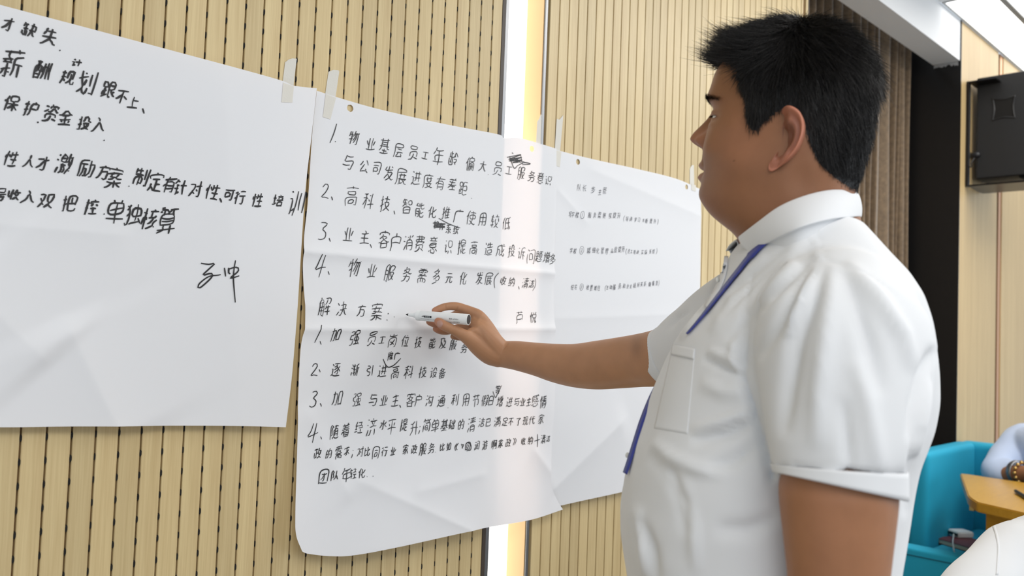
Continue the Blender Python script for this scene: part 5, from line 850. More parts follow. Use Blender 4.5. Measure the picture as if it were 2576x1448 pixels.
bm = bmesh.new(); bm.from_mesh(body.data); bmesh.ops.recalc_face_normals(bm, faces=bm.faces[:]); bm.to_mesh(body.data); bm.free()
# eyeballs
eye_m = mat('eye_white', (.62, .58, .54), .15); iris_m = mat('iris', (.03, .015, .01), .08)
for s in (1, -1):
    ia = int(np.argmin(np.abs(Zr-.0175))); ra = np.where((HA[ia] > .03) & (np.sign(HL[ia]) == s))[0]; ja = ra[np.argmin(np.abs(np.abs(HL[ia][ra])-.033))]
    p = H2W(HA[ia, ja]-.0118, s*.033, .0178)[0]; bm = bmesh.new(); bmesh.ops.create_uvsphere(bm, u_segments=24, v_segments=16, radius=.0118)
    for v in bm.verts: v.co += Vector(p)
    e_ = frommb('eyeball', bm, eye_m, man, True)
    bm = bmesh.new(); bmesh.ops.create_uvsphere(bm, u_segments=20, v_segments=12, radius=.0058)
    q = p+hf*.0070
    for v in bm.verts: v.co += Vector(q)
    frommb('iris', bm, iris_m, e_, True)
# thumb nail
def conform_bvh(meobj): 
    bm = bmesh.new(); bm.from_mesh(meobj.data); t = BVHTree.FromBMesh(bm); bm.free(); return t
bvh_body = conform_bvh(body)
def cast(bvh, u, v, lift):
    r = ray(u, v); rn = r/np.linalg.norm(r); h = bvh.ray_cast(Vector(CO+rn*.3), Vector(rn))
    if h[0] is None: return None
    n = np.array(h[1]); n = n if n@rn < 0 else -n
    return np.array(h[0])+n*lift
def patch(name, bvh, quad, nu, nv, lift, m, parent, round_=0, thick=0):
    """a patch whose outline is a quad, laid on a surface"""
    a, b, c, d = [np.array(q, float) for q in quad]; V = []; F = []; last = None
    for i in range(nv):
        for j in range(nu):
            s, t = j/(nu-1), i/(nv-1)
            if round_:
                x, y = 2*s-1, 2*t-1; s = .5+.5*x*math.sqrt(1-y*y/2*round_); t = .5+.5*y*math.sqrt(1-x*x/2*round_)
            q = (1-t)*((1-s)*a+s*b)+t*((1-s)*d+s*c); p = cast(bvh, q[0], q[1], lift)
            if p is None: p = last if last is not None else at(q[0], q[1], 1.)
            last = p; V.append(p)
    for i in range(nv-1):
        for j in range(nu-1): F.append((i*nu+j, i*nu+j+1, (i+1)*nu+j+1, (i+1)*nu+j))
    o = mesh(name, V, F, m, parent, True)
    if thick: sm_ = o.modifiers.new('s', 'SOLIDIFY'); sm_.thickness = thick; sm_.offset = 1
    return o
nail_m = mat('nail', (.44, .255, .20), .25)
patch('thumbnail', bvh_body, [(1098, 807), (1113, 804), (1114, 822), (1101, 823)], 12, 12, .0005, nail_m, man, .9)
# ---- hair: scalp shell plus strands
HG = np.dstack([HA, HL, HZ]); 
def gradn(G_):
    du = np.gradient(G_, axis=0); dv = np.roll(G_, -1, 1)-np.roll(G_, 1, 1); n = np.cross(dv, du); n /= np.linalg.norm(n, axis=2)[..., None]+1e-12
    s = np.sign((n*np.dstack([HA, HL, HZ-.03])).sum(2)); return n*s[..., None]
HN = gradn(HG); SD = hairsd(HA, HL, HZ)
top = sstep(HZ, .04, .10)
thick = (.0015+.0030*sstep(HZ, .0, .05)+.0040*top*sstep(HA, -.10, .02)*(1-sstep(HA, .05, .085))+.0020*top)*sstep(SD, -.001, .018)
behind_ear = gs(HA, -.012, .022)*gs(HZ, .01, .03)
thick *= (1-.6*behind_ear)
CG = HG+HN*thick[..., None]
ok = (SD > -.002) & (HZ > -.075)
V = H2W(CG[..., 0].ravel(), CG[..., 1].ravel(), CG[..., 2].ravel()); F = []
for i in range(NZ-1):
    for j in range(NT):
        k = (j+1) % NT
        if ok[i, j] and ok[i, k] and ok[i+1, j] and ok[i+1, k]: F.append((i*NT+j, i*NT+k, (i+1)*NT+k, (i+1)*NT+j))
F.append(tuple((NZ-1)*NT+j for j in range(NT)))
hair = mesh('hair', V, F, hair_m, man, True)
bm = bmesh.new(); bm.from_mesh(hair.data); bmesh.ops.delete(bm, geom=[v for v in bm.verts if not v.link_faces], context='VERTS'); bm.to_mesh(hair.data); bm.free()
# strands
rs = np.random.RandomState(11)
cand = np.argwhere((SD > -.003) & (HZ > -.066))
wgt = np.linalg.norm(np.gradient(HG, axis=0), axis=2)*np.linalg.norm(np.roll(HG, -1, 1)-HG, axis=2)
wc = wgt[cand[:, 0], cand[:, 1]]*(1+1.2*sstep(HZ[cand[:, 0], cand[:, 1]], .05, .09)); wc /= wc.sum()
NS = 34000; pick = cand[rs.choice(len(cand), NS, p=wc)]
Nn = HN[pick[:, 0], pick[:, 1]]; R0 = HG[pick[:, 0], pick[:, 1]]+rs.randn(NS, 3)*.0006+Nn*(thick[pick[:, 0], pick[:, 1]]*(.6+.4*rs.rand(NS)))[:, None]
a0, l0, z0 = R0.T; sd = hairsd(a0, l0, z0)
tp = sstep(z0, .045, .095); frt = sstep(a0, .02, .07)*tp
# flow field: forward and up on top, down and slightly forward on the sides, down at the nape
fw_ = sstep(a0, -.07, .08)
fl_ = np.c_[(-.55+1.45*fw_)*tp+(-.45+.55*fw_)*(1-tp), .12*np.sign(l0)*tp+.02*rs.randn(NS), -1.0*(1-tp)+(-.45+.55*fw_)*tp]
fl_ -= Nn*(fl_*Nn).sum(1)[:, None]; fl_ /= np.linalg.norm(fl_, axis=1)[:, None]+1e-9
clump = np.sin(a0*210+l0*90)*.5+np.sin(l0*260-a0*60)*.5
fl_ = fl_*(1-.9*frt[:, None])+.9*frt[:, None]*np.array([1.0, 0, .16])
fl_ += rs.randn(NS, 3)*.16+clump[:, None]*np.array([.10, .22, 0])
bk = sstep(-a0, .02, .07)
lift = .08+.40*tp*(.4+.6*rs.rand(NS))*(1-.75*frt)*(1-.7*bk)-.03*(1-tp); lift = lift+.22*(rs.rand(NS) < .08)*(1-.5*frt)
Ln = (.006+.009*sstep(sd, 0, .03)+.0125*tp+.008*frt*(1-sstep(z0, .092, .112)))*(.65+.6*rs.rand(NS))
Ln *= 1-.55*sstep(-z0, .02, .055)
Ln *= 1+.45*(rs.rand(NS) < .10)*tp
K_ = 6; V = []; wid = .00022+.00014*rs.rand(NS)
pts = []
for i in range(K_):
    s = i/(K_-1)
    p = R0+Nn*((lift*Ln)*(s-.30*s*s)+.001)[:, None]+fl_*(Ln*(1-.45*lift)*s)[:, None]+np.array([0, 0, 1.])*(-.18*Ln*s*s*(1-.9*tp))[:, None]
    p = p+np.array([0, 0, 1.])*(.22*Ln*s*s*frt*(rs.rand(NS)-.25))[:, None]*0+np.array([.0, 0, .20])*(Ln*s*s*frt)[:, None]
    pts.append(H2W(p[:, 0], p[:, 1], p[:, 2]))
pts = np.array(pts)                     # K,NS,3
dirs = pts[-1]-pts[0]; side = np.cross(dirs, rs.randn(NS, 3)); side /= np.linalg.norm(side, axis=1)[:, None]+1e-9
side2 = np.cross(dirs/np.linalg.norm(dirs, axis=1)[:, None], side)
VV = np.empty((NS, K_, 3, 3))
for i in range(K_):
    wv = (wid*(1-.85*(i/(K_-1))**1.5))[:, None]
    for q, an in enumerate((0, 2.094, 4.189)): VV[:, i, q] = pts[i]+(side*math.cos(an)+side2*math.sin(an))*wv
base = np.arange(NS)[:, None]*K_*3; fl2 = []
for i in range(K_-1):
    for q in range(3): fl2.append(np.stack([base[:, 0]+i*3+q, base[:, 0]+i*3+(q+1) % 3, base[:, 0]+(i+1)*3+(q+1) % 3, base[:, 0]+(i+1)*3+q], 1))
FF = np.stack(fl2, 1).reshape(-1, 4)
def fast(name, V, F4, m, parent):
    me = bpy.data.meshes.new(name); V = V.reshape(-1, 3); me.vertices.add(len(V)); me.vertices.foreach_set('co', V.ravel())
    me.loops.add(F4.size); me.loops.foreach_set('vertex_index', F4.ravel().astype(np.int32)); me.polygons.add(len(F4))
    me.polygons.foreach_set('loop_start', np.arange(0, F4.size, 4, dtype=np.int32)); me.polygons.foreach_set('loop_total', np.full(len(F4), 4, np.int32))
    me.update(); me.validate(); return link(name, me, m, parent, True)
st = fast('hair_strands', VV, FF, hair_m, hair); st['kind'] = 'stuff'
# brows and lashes
nb = 1100; V = []; F = []
for s in (1, -1):
    for _ in range(nb//2):
        t = rs.rand(); y_ = .012+.042*t; z_ = .0385+.0050*math.sin(t*2.6)-.003*t+rs.randn()*.0028*(1-.6*t)
        j = int(np.argmin((np.abs(tt-0)))); 
        i = int(np.argmin(np.abs(Zr-z_))); row = HL[i]; cand_ = np.where((HA[i] > .03) & (np.sign(row) == s))[0]; j = cand_[np.argmin(np.abs(np.abs(row[cand_])-y_))]
        p = HG[i, j]; n = HN[i, j]; d = np.array([-.35, s*.8, .45-.9*t])+n*.45+rs.randn(3)*.12; L_ = .0065+.003*rs.rand(); q = p+n*.0005; e = p+d/np.linalg.norm(d)*L_
        w_ = np.array([0, 0, .00022]); o = len(V); V += list(H2W(*np.array([q-w_, q+w_, e]).T)); F.append((o, o+1, o+2)); 
        o = len(V); w_ = np.array([.00022, 0, 0]); V += list(H2W(*np.array([q-w_, q+w_, e]).T)); F.append((o, o+1, o+2))
    for _ in range(90):
        y_ = .021+.026*rs.rand(); z_ = .0185; i = int(np.argmin(np.abs(Zr-z_))); row = HL[i]; cand_ = np.where((HA[i] > .03) & (np.sign(row) == s))[0]; j = cand_[np.argmin(np.abs(np.abs(row[cand_])-y_))]
        p = HG[i, j]; d = np.array([.8, s*.25, -.25])+rs.randn(3)*.1; e = p+d*.0055; w_ = np.array([0, .00015, .0001]); o = len(V); V += list(H2W(*np.array([p-w_, p+w_, e]).T)); F.append((o, o+1, o+2))
eb = mesh('eyebrows', V, F, hair_m, man); eb['kind'] = 'stuff'

# ---- marker (held, a thing of its own)
pa, pb = at(1021, 790.5, MD(1021)), at(1179, 803.5, MD(1179)); ax = (pb-pa)/np.linalg.norm(pb-pa); ML = np.linalg.norm(pb-pa)
mk = empty('marker_pen', pa, 'white marker with black tip held in the man\'s right hand', 'marker')
def rev(name, prof_, m, n=40):
    u_ = np.cross(ax, Zh); u_ /= np.linalg.norm(u_); v_ = np.cross(ax, u_); a = np.linspace(0, 2*math.pi, n, endpoint=False)
    V, F = loft([pa+ax*(x*ML)+r*(np.cos(a)[:, None]*u_+np.sin(a)[:, None]*v_) for x, r in prof_]); o = mesh(name, V, F, m, mk, True)
    sm_ = o.modifiers.new('e', 'EDGE_SPLIT'); sm_.split_angle = math.radians(35); return o
plast = mat('white_plastic', (.80, .82, .82), .3); blk = mat('black_print', (.01, .01, .012), .4)
rev('nib', [(0, .0004), (.012, .0013), (.03, .0020), (.050, .0023)], mat('felt_nib', (.008, .008, .01), .7))
rev('neck_cone', [(.048, .0029), (.06, .0032), (.12, .0040), (.17, .0055), (.183, .0062)], plast)
rev('collar_ring', [(.182, .0090), (.186, .0094), (.235, .0094), (.238, .0092)], plast)
rev('barrel', [(.237, .0090), (.24, .0092), (.6, .0096), (.99, .0101), (1.0, .0099)], plast)
rev('end_plug', [(.994, .0090), (1.002, .0088), (1.004, .003)], mat('end_plug_dark', (.02, .02, .02), .5))
bvm = conform_bvh([c for c in mk.children if c.name.startswith('barrel')][0])
def mpt(x, y):                                # print coordinates: x along barrel in px of the photo, y down
    return cast(bvm, x, y, .00045)
def mprint(polys, m, name='print', parent=mk):
    V = []; F = []
    for P_ in polys:
        q = [mpt(*p) for p in P_]
        if any(a is None for a in q): continue
        o = len(V); V += q; F.append(tuple(range(o, o+len(q))))
    return mesh(name, V, F, m, parent)
q13 = lambda x, y: (1000+x/13.56, 770+y/13.56)
mprint([[q13(815, 338), q13(850, 322), q13(900, 318), q13(905, 350), q13(850, 350)], [q13(900, 315), q13(1030, 322), q13(1030, 392), q13(905, 380)], [q13(1030, 322), q13(1160, 332), q13(1158, 398), q13(1030, 392)]], blk, 'pen_badge')
def text_print(txt, x, y, h, m, wfac=1.0, lift=.0006, ang=.085):
    cu_ = bpy.data.curves.new('t', 'FONT'); cu_.body = txt; cu_.size = 1; cu_.resolution_u = 2; o = bpy.data.objects.new('t', cu_); scene.collection.objects.link(o)
    dg = bpy.context.evaluated_depsgraph_get(); me = bpy.data.meshes.new_from_object(o.evaluated_get(dg)); bpy.data.objects.remove(o)
    V = vco(me); out = []
    for v in V:
        dx, dy = v[0]*h*wfac, -v[1]*h; u_, w_ = x+dx-dy*.0, y+dy+dx*ang; p = cast(bvm, u_, w_, lift); out.append(p if p is not None else pa)
    return mesh('printed_text', out, [tuple(p.vertices) for p in me.polygons], m, mk)
text_print('白板笔', 1069.2, 797.6, 4.0, mat('white_print', (.6, .65, .65), .4), 1.1, .0009)
text_print('奥优 AOYOU', 1129.6, 802.6, 4.2, blk, .95)
text_print('WHITE BOARD MARKER  NON-TOXIC', 1058.5, 801.2, 1.7, blk, 1.2)
text_print('▮▯▮▮▯▮▮▯▮▮▮▯▮▮', 1141, 809.5, 3.2, blk, .34)
# ---- shirt
def support_slice(v, uf, ub, hF, Fc=1.03, ex=2.35, n=56):
    z = at((uf+ub)/2, v, 1.03)[2]
    def th(u): r = ray(u, v); return math.atan2(r@Rh, r@Fh)
    tf, tb_ = th(uf), th(ub); Rc, hR = .35, .17
    for _ in range(200):
        # tangent conditions of the ellipse with the two sight rays
        e1 = Rc*math.cos(tf)-Fc*math.sin(tf)-math.sqrt((hR*math.cos(tf))**2+(hF*math.sin(tf))**2)*0
        l = Rc-math.sqrt((hR*math.cos(tf))**2+(hF*math.sin(tf))**2)/math.cos(tf)-Fc*math.tan(tf)
        r = Rc+math.sqrt((hR*math.cos(tb_))**2+(hF*math.sin(tb_))**2)/math.cos(tb_)-Fc*math.tan(tb_)
        Rc -= .3*(l+r)/2; hR -= .3*(r-l)/2; hR = max(hR, .03)
    a = np.linspace(0, 2*math.pi, n, endpoint=False); c, s = np.cos(a), np.sin(a)
    x = Rc+hR*np.sign(c)*np.abs(c)**(2/ex); y = Fc+hF*np.sign(s)*np.abs(s)**(2/ex)
    for _ in range(12):
        x = Rc+hR*np.sign(c)*np.abs(c)**(2/ex); R_ = np.array([loc(p, q, z) for p, q in zip(x, y)]); U_ = px(R_)[0]
        eL, eR = (uf-U_.min())*1.03/FPX, (ub-U_.max())*1.03/FPX; Rc += .8*(eL+eR)/2; hR += .8*(eR-eL)/2
    return z, R_
SL = [(560, 1905, 2172, 0.080, 2.1), (600, 1868, 2203, 0.110, 2.1), (640, 1838, 2240, 0.128, 2.1), (690, 1818, 2288, 0.150, 2.15), (740, 1796, 2322, 0.165, 2.2), (800, 1748, 2344, 0.172, 2.2), (860, 1706, 2358, 0.176, 2.25), (920, 1676, 2363, 0.178, 2.3),
      (985, 1650, 2361, 0.179, 2.3), (1050, 1628, 2348, 0.179, 2.3), (1130, 1594, 2318, 0.178, 2.3), (1200, 1575, 2302, 0.177, 2.3), (1290, 1561, 2282, 0.176, 2.3), (1360, 1562, 2268, 0.175, 2.3), (1448, 1574, 2258, 0.174, 2.3), (1560, 1590, 2262, 0.172, 2.3), (1690, 1612, 2272, 0.170, 2.3)]
rings = [support_slice(a, b, c, d, ex=e)[1] for a, b, c, d, e in SL]
torso = loft(rings)
def sleeveL():
    P_ = np.array([at(2112, 812, .865), at(2116, 880, .848), at(2116, 980, .832), at(2111, 1100, .817), at(2107, 1176, .810), at(2107, 1188, .809)])
    return tube(P_, [.080, .082, .0765, .0680, .0612, .0600], 40, 8, round_caps=False)
hemR_c = at(1672, 888, 1.385)
sleeveR = tube(np.array([at(1885, 810, 1.22), at(1810, 842, 1.27), at(1745, 872, 1.33), at(1692, 895, 1.372), at(1685, 897, 1.377)]), [.080, .072, .062, .0505, .0490], 36, 8, round_caps=False)
shoulders = tube(np.array([at(2112, 815, .865), loc(.352, .95, 1.358), loc(.36, 1.03, 1.362), loc(.352, 1.11, 1.348), at(1885, 810, 1.22)]), [.078, .066, .066, .062, .074], 36, 8)
sh_me = fuse([torso, sleeveL(), sleeveR, shoulders], .0050, 10)
V = vco(sh_me); N_ = vno(sh_me)
# cloth relief: creases and seams, measured on the shirt
def fold(pts, amp, wd, mask=None, endfade=True, cusp=1.0):
    global V
    U_, W_ = px(V); d, t = seg_d(U_, W_, pts); f = np.exp(-np.abs(d/wd)**(2*cusp))
    if endfade: f = f*np.sin(np.pi*np.clip(t, .0, 1))**.6
    nn = (N_@fwd < .15)
    if mask is not None: nn = nn & mask
    V = V+N_*(1.4*amp*f*nn)[:, None]
# sleeves / torso separation
near_d = (V-CO)@fwd < .93
fold([(1868, 948), (1884, 1000), (1903, 1070), (1922, 1140), (1940, 1200)], -.006, 9, None, False)
fold([(1886, 780), (1872, 850), (1868, 900), (1872, 948)], -.006, 12)
fold([(1845, 855), (1850, 905), (1868, 940)], .004, 10)
fold([(1768, 898), (1825, 924), (1868, 950)], -.0038, 9)
fold([(1780, 880), (1830, 903), (1866, 925)], .0035, 11)
fold([(2045, 672), (1990, 760), (1950, 830), (1905, 905)], -.006, 14); fold([(2010, 660), (1940, 740), (1880, 820)], .0055, 16)
fold([(2075, 670), (2045, 760), (2010, 850), (1985, 980), (1970, 1100)], -.0065, 20); fold([(2062, 668), (2022, 760), (1985, 850)], .006, 12)
fold([(2095, 668), (2090, 760), (2075, 880), (2060, 1000), (2055, 1130)], .0060, 24)
fold([(2110, 668), (2150, 760), (2190, 880), (2215, 1000)], -.0045, 22); fold([(2125, 662), (2200, 740), (2270, 840), (2300, 930)], .0055, 20)
fold([(2150, 900), (2180, 1000), (2200, 1120), (2215, 1200)], .0040, 22); fold([(2120, 1000), (2130, 1100), (2140, 1200)], -.0035, 16)
fold([(2040, 592), (1940, 680), (1850, 760), (1790, 840)], .0050, 15); fold([(1990, 620), (1900, 700), (1810, 800)], -.0045, 12)
fold([(2045, 640), (1960, 720), (1880, 800), (1830, 860)], -.0045, 13); fold([(1930, 640), (1850, 720), (1790, 790)], .0035, 10)
fold([(1900, 1056), (1830, 1086), (1740, 1112)], -.0060, 13); fold([(1898, 1030), (1820, 1062), (1740, 1085)], .0050, 15)
fold([(1908, 1112), (1850, 1155), (1780, 1180)], -.0045, 14); fold([(1895, 985), (1820, 985), (1760, 960)], .0040, 18)
fold([(1640, 1110), (1690, 1150), (1760, 1180), (1830, 1190)], .0045, 16); fold([(1630, 1140), (1690, 1190), (1720, 1260), (1735, 1350)], -.0055, 16)
fold([(1660, 1150), (1720, 1230), (1745, 1330), (1750, 1440)], .0040, 16); fold([(1610, 1300), (1640, 1380), (1655, 1470)], -.0045, 13)
fold([(1600, 1270), (1620, 1350), (1625, 1450)], .0040, 12); fold([(1960, 1300), (1880, 1330), (1800, 1330)], -.0040, 20)
fold([(2346, 872), (2318, 950), (2298, 1030), (2285, 1110)], -.0080, 12); fold([(2335, 960), (2312, 1060), (2300, 1150)], .0050, 10)
fold([(2300, 1080), (2290, 1180), (2275, 1300)], -.004, 10); fold([(1740, 780), (1700, 800), (1680, 830)], -.005, 8)
fold([(1765, 790), (1735, 830), (1712, 850)], .004, 8)
# seams: yoke, hem stitch lines
fold([(2037, 556), (2046, 590), (2058, 640), (2060, 652)], .0022, 3.2, None, False, 1.5); fold([(2044, 556), (2053, 590), (2066, 645)], -.0012, 3.0, None, False)
fold([(2060, 652), (2110, 662), (2180, 690), (2250, 745)], -.0014, 3.0)
fold([(1958, 1180), (2030, 1172), (2120, 1178), (2200, 1190), (2268, 1206)], -.0018, 3.0, None, False)
fold([(1905, 650), (1888, 720), (1872, 800), (1866, 880)], -.0012, 3.5)
nz_ = np.sin(V[:, 0]*31+V[:, 2]*17)*np.sin(V[:, 1]*27-V[:, 2]*11)+.6*np.sin(V[:, 0]*63-V[:, 2]*49+V[:, 1]*20)
V = V+N_*(.0011*nz_)[:, None]
setco(sh_me, V)
sh_me.materials.clear()
shirt = link('shirt', sh_me, shirt_m, man, True)
so = shirt.modifiers.new('s', 'SOLIDIFY'); so.thickness = .0013; so.offset = 0
bvs = conform_bvh(shirt)
# sleeve hem band, left
def ring_edge(p, n_, rad):
    out = []
    for q in V:
        pass
    return out
# collar
def ringpts(near, far):
    Pn = [at(*q) for q in near]; Pf = [at(*q) for q in far]; return catmull(np.array(Pn+Pf+[Pn[0]]), 8)
topn = [(1858, 598, 1.03), (1905, 562, .985), (1960, 522, .962), (2020, 496, .955), (2080, 481, .965), (2125, 480, .99), (2156, 488, 1.035)]
topf = [(2122, 503, 1.095), (2070, 520, 1.135), (1965, 552, 1.135), (1895, 585, 1.10), ]
botn = [(1885, 636, .995), (1930, 611, .955), (1975, 589, .925), (2022, 569, .912), (2080, 553, .922), (2130, 546, .955), (2166, 545, 1.03)]
botf = [(2130, 562, 1.12), (2070, 590, 1.17), (1945, 612, 1.17), (1868, 618, 1.13)]
T = catmull(np.array([at(*q) for q in topn+topf+[(1852, 606, 1.06)]]), 8); B = catmull(np.array([at(*q) for q in botn+botf+[(1826, 632, 1.085)]]), 8)
ctr = T.mean(0); inn = T+(ctr-T)*np.array([1, 1, 0])*.06-Zh*.034
inn2 = T+(ctr-T)*np.array([1, 1, 0])*.035-Zh*.004
mid1 = T*.97+B*.03+(T-ctr)*np.array([1, 1, 0])*.02+Zh*.001; mid2 = T*.5+B*.5+(T-ctr)*np.array([1, 1, 0])*.05
B1 = B+(mid2-B)*.05; B2 = B+(ctr-B)*np.array([1, 1, 0])*.08+Zh*.003; B3 = B+(ctr-B)*np.array([1, 1, 0])*.09-Zh*.035
V2 = np.vstack([inn, inn2, T+Zh*.0008, mid1, mid2, B1, B, B2, B3]); n = len(T); F = []
for r_ in range(8):
    for j in range(n-1): F.append((r_*n+j, r_*n+j+1, (r_+1)*n+j+1, (r_+1)*n+j))
collar = mesh('collar', V2, F, shirt_m, shirt, True)
so = collar.modifiers.new('s', 'SOLIDIFY'); so.thickness = .0022; so.offset = 0
ss = collar.modifiers.new('ss', 'SUBSURF'); ss.levels = 1; ss.render_levels = 2
# pocket with top hem
pk = patch('pocket', bvs, [(1694, 868), (1750, 880), (1731, 1092), (1646, 1078)], 22, 30, .0008, shirt_m, shirt, 0, .0008)
patch('pocket_hem', bvs, [(1694, 866), (1751, 878), (1748, 905), (1690, 892)], 16, 6, .0019, shirt_m, shirt, 0, .0005)
# phone-like rectangle seen through the pocket is only a pale outline: lower stitched edge
def band(name, c0, c1, r0, r1, tilt, m, parent, n=64):
    ax_ = c1-c0; L_ = np.linalg.norm(ax_); ax_ = ax_/L_; u_ = np.cross(ax_, Fh); u_ /= np.linalg.norm(u_); v_ = np.cross(ax_, u_); a = np.linspace(0, 2*math.pi, n, endpoint=False); R_ = []
    for t in np.linspace(0, 1, 6):
        w_ = 1+.012*np.sin(3*a+1)*t+.010*np.sin(5*a)*t; rad = (r0+(r1-r0)*t+(0))*w_
        q = rad[:, None]*(np.cos(a)[:, None]*u_+np.sin(a)[:, None]*v_); R_.append(c0+ax_*(t*L_)+q+Zh*((q@tilt)*t)[:, None])
    V_, F_ = loft(R_, False); o = mesh(name, V_, F_, m, parent, True); s_ = o.modifiers.new('s', 'SOLIDIFY'); s_.thickness = .0018; s_.offset = -1
    return o
band('sleeve_hem', at(2107, 1176, .810), at(2107, 1222, .8075), .0615, .0606, -Rh*.16, shirt_m, shirt)
band('sleeve_hem', at(1700, 891, 1.366), at(1677, 901, 1.383), .0528, .0512, Rh*0, shirt_m, shirt)
# placket edge and buttons along the front
def strip(name, bvh, pts, wd, lift, m, parent, thick=.0006):
    C_ = catmull(np.array(pts, float), 10); V = []; F = []; last = None
    for i, (u, v) in enumerate(C_):
        a = C_[min(i+1, len(C_)-1)]-C_[max(i-1, 0)]; nn = np.array([-a[1], a[0]])/(np.hypot(*a)+1e-9)
        w_ = wd(i/(len(C_)-1)) if callable(wd) else wd
        row = []
        for s in (-.5, 0, .5):
            p = cast(bvh, u+nn[0]*w_*s, v+nn[1]*w_*s, lift)
            row.append(p)
        good = [p for p in row if p is not None]
        if not good:
            if last is None: continue
            base_ = last
        else: base_ = np.mean(good, 0)
        row = [p if p is not None else at(u+nn[0]*w_*s, v+nn[1]*w_*s, (base_-CO)@fwd) for p, s in zip(row, (-.5, 0, .5))]; last = base_
        V += row
    n_ = len(V)//3
    for i in range(n_-1):
        for q in (0, 1): a = i*3+q; F.append((a, a+1, a+4, a+3))
    o = mesh(name, V, F, m, parent, True)
    s_ = o.modifiers.new('s', 'SOLIDIFY'); s_.thickness = thick; s_.offset = 0; return o
strip('placket', bvs, [(1830, 640), (1822, 690), (1806, 730), (1780, 775)], 14, .002, shirt_m, shirt, .0012)
btn = mat('pearl_button', (.75, .75, .72), .25)
for u, v in ((1812, 706), (1585, 1146)):
    p = cast(bvs, u, v, .0035)
    if p is not None:
        bm = bmesh.new(); bmesh.ops.create_uvsphere(bm, u_segments=16, v_segments=8, radius=.0036)
        for q in bm.verts: q.co = Vector(p)+Vector((q.co.x, q.co.y*.5, q.co.z))
        frommb('button', bm, btn, shirt, True)
# lanyard
ly = empty('lanyard', cast(bvs, 1850, 700, 0), 'blue lanyard ribbon running from under the shirt collar down the chest', 'lanyard')
strip('ribbon', bvs, [(1960, 598), (1925, 618), (1893, 646), (1862, 684), (1830, 724), (1798, 765), (1770, 800), (1748, 826), (1733, 842)], lambda t: 16*(1-t)+5*t if t > .25 else 16*t/.25+2, .0032, lany_m, ly)
Pn = [at(u, v, d) for u, v, d in ((1668, 945, 1.10), (1640, 1000, 1.07), (1618, 1055, 1.045), (1601, 1108, 1.03), (1585, 1160, 1.02), (1575, 1190, 1.02))]
V3 = []; F = []
C_ = catmull(np.array(Pn), 6)
for c in C_: V3 += [c-Fh*.008-Rh*.0005, c+Fh*.008-Rh*.003]
F = [(2*i, 2*i+1, 2*i+3, 2*i+2) for i in range(len(C_)-1)]
rb = mesh('ribbon', V3, F, lany_m, ly, True); s_ = rb.modifiers.new('s', 'SOLIDIFY'); s_.thickness = .0008
# trousers and shoes
cR = .345
tr = fuse([loft([np.array([loc(cR+hr*math.cos(a), 1.03+hf_*math.sin(a), z) for a in np.linspace(0, 2*math.pi, 40, endpoint=False)]) for z, hr, hf_ in ((.98, .142, .175), (.92, .146, .18), (.86, .15, .185), (.78, .14, .18))]),
           tube([loc(cR, .94, .84), loc(cR+.005, .935, .5), loc(cR+.01, .93, .09)], [.092, .078, .062], 28, 8), tube([loc(cR, 1.12, .84), loc(cR-.005, 1.13, .5), loc(cR-.01, 1.14, .09)], [.092, .078, .062], 28, 8)], .009, 8)
tr.materials.clear(); link('trousers', tr, trouser_m, man, True)
for f_ in (.93, 1.14):
    s_me = fuse([tube([loc(cR+.06, f_, .055), loc(cR+.0, f_, .06), loc(cR-.09, f_, .045), loc(cR-.17, f_, .032)], [.042, .048, .042, .028], 20, 6, squash=(Zh, 1.0)),
                 tube([loc(cR+.02, f_, .07), loc(cR+.02, f_, .13)], [.045, .042], 16, 3)], .005, 6)
    Vq = vco(s_me); Vq[:, 2] = np.maximum(Vq[:, 2], .002); setco(s_me, Vq); s_me.materials.clear(); link('shoe', s_me, shoe_m, man, True)

# ================================================================== RIGHT BACKGROUND
# speaker on its bracket
sx = 4.25
sp = empty('wall_speaker', (sx, 1.1, 2.0), 'black loudspeaker box hanging on a steel bracket near the ceiling', 'speaker')
ya, yb = onX(2456, 300, sx)[1], onX(2456, 300, sx)[1]-.42
zt, zb = onX(2456, 197, sx)[2], onX(2452, 450, sx)[2]
bm = box_bm(sx, sx+.34, yb, ya, zb, zt, .006, 2)
o = frommb('cabinet', bm, black_box, sp)
# recessed side handle: pinched square pocket with raised lip
hy0, hy1 = onX(2498, 300, sx)[1], onX(2552, 300, sx)[1]; hz0, hz1 = onX(2525, 298, sx)[2], onX(2525, 246, sx)[2]
def pinched(k, nn=12):
    P_ = []
    cy, cz, ry, rz = (hy0+hy1)/2, (hz0+hz1)/2, abs(hy0-hy1)/2*k, abs(hz1-hz0)/2*k
    for (a, b), (c, d) in (((-1, -1), (1, -1)), ((1, -1), (1, 1)), ((1, 1), (-1, 1)), ((-1, 1), (-1, -1))):
        for i in range(nn):
            t = i/nn; x, y = a+(c-a)*t, b+(d-b)*t; s = 1-.16*math.sin(math.pi*t); P_.append((x*s if a == c else x, y*s if b == d else y))
    return [(cy+x*ry, cz+y*rz) for x, y in P_]
def rg(k, dx): return np.array([(sx+dx, y, z) for y, z in pinched(k)])
V, F = loft([rg(1.12, .003), rg(1.10, -.0035), rg(1.03, -.0045), rg(.97, -.001)], False); mesh('handle_lip', V, F, mat('handle_plastic', (.015, .015, .016), .3), sp, True)
V, F = loft([rg(.98, -.0012), rg(.80, -.0008)], True); mesh('handle_recess', V, F, hole_m, sp)
box('bottom_slot', sx+.03, sx+.12, yb+.1, yb+.25, zb-.004, zb+.002, hole_m, sp)
byr = 1.262
box('bracket_back', sx-.075, sx-.035, byr, byr+.006, zb-.045, zt-.03, steel, sp, .001)
box('bracket_arm', sx-.075, sx+.05, ya-.10, byr, zt-.036, zt-.030, dark_metal, sp, .001)
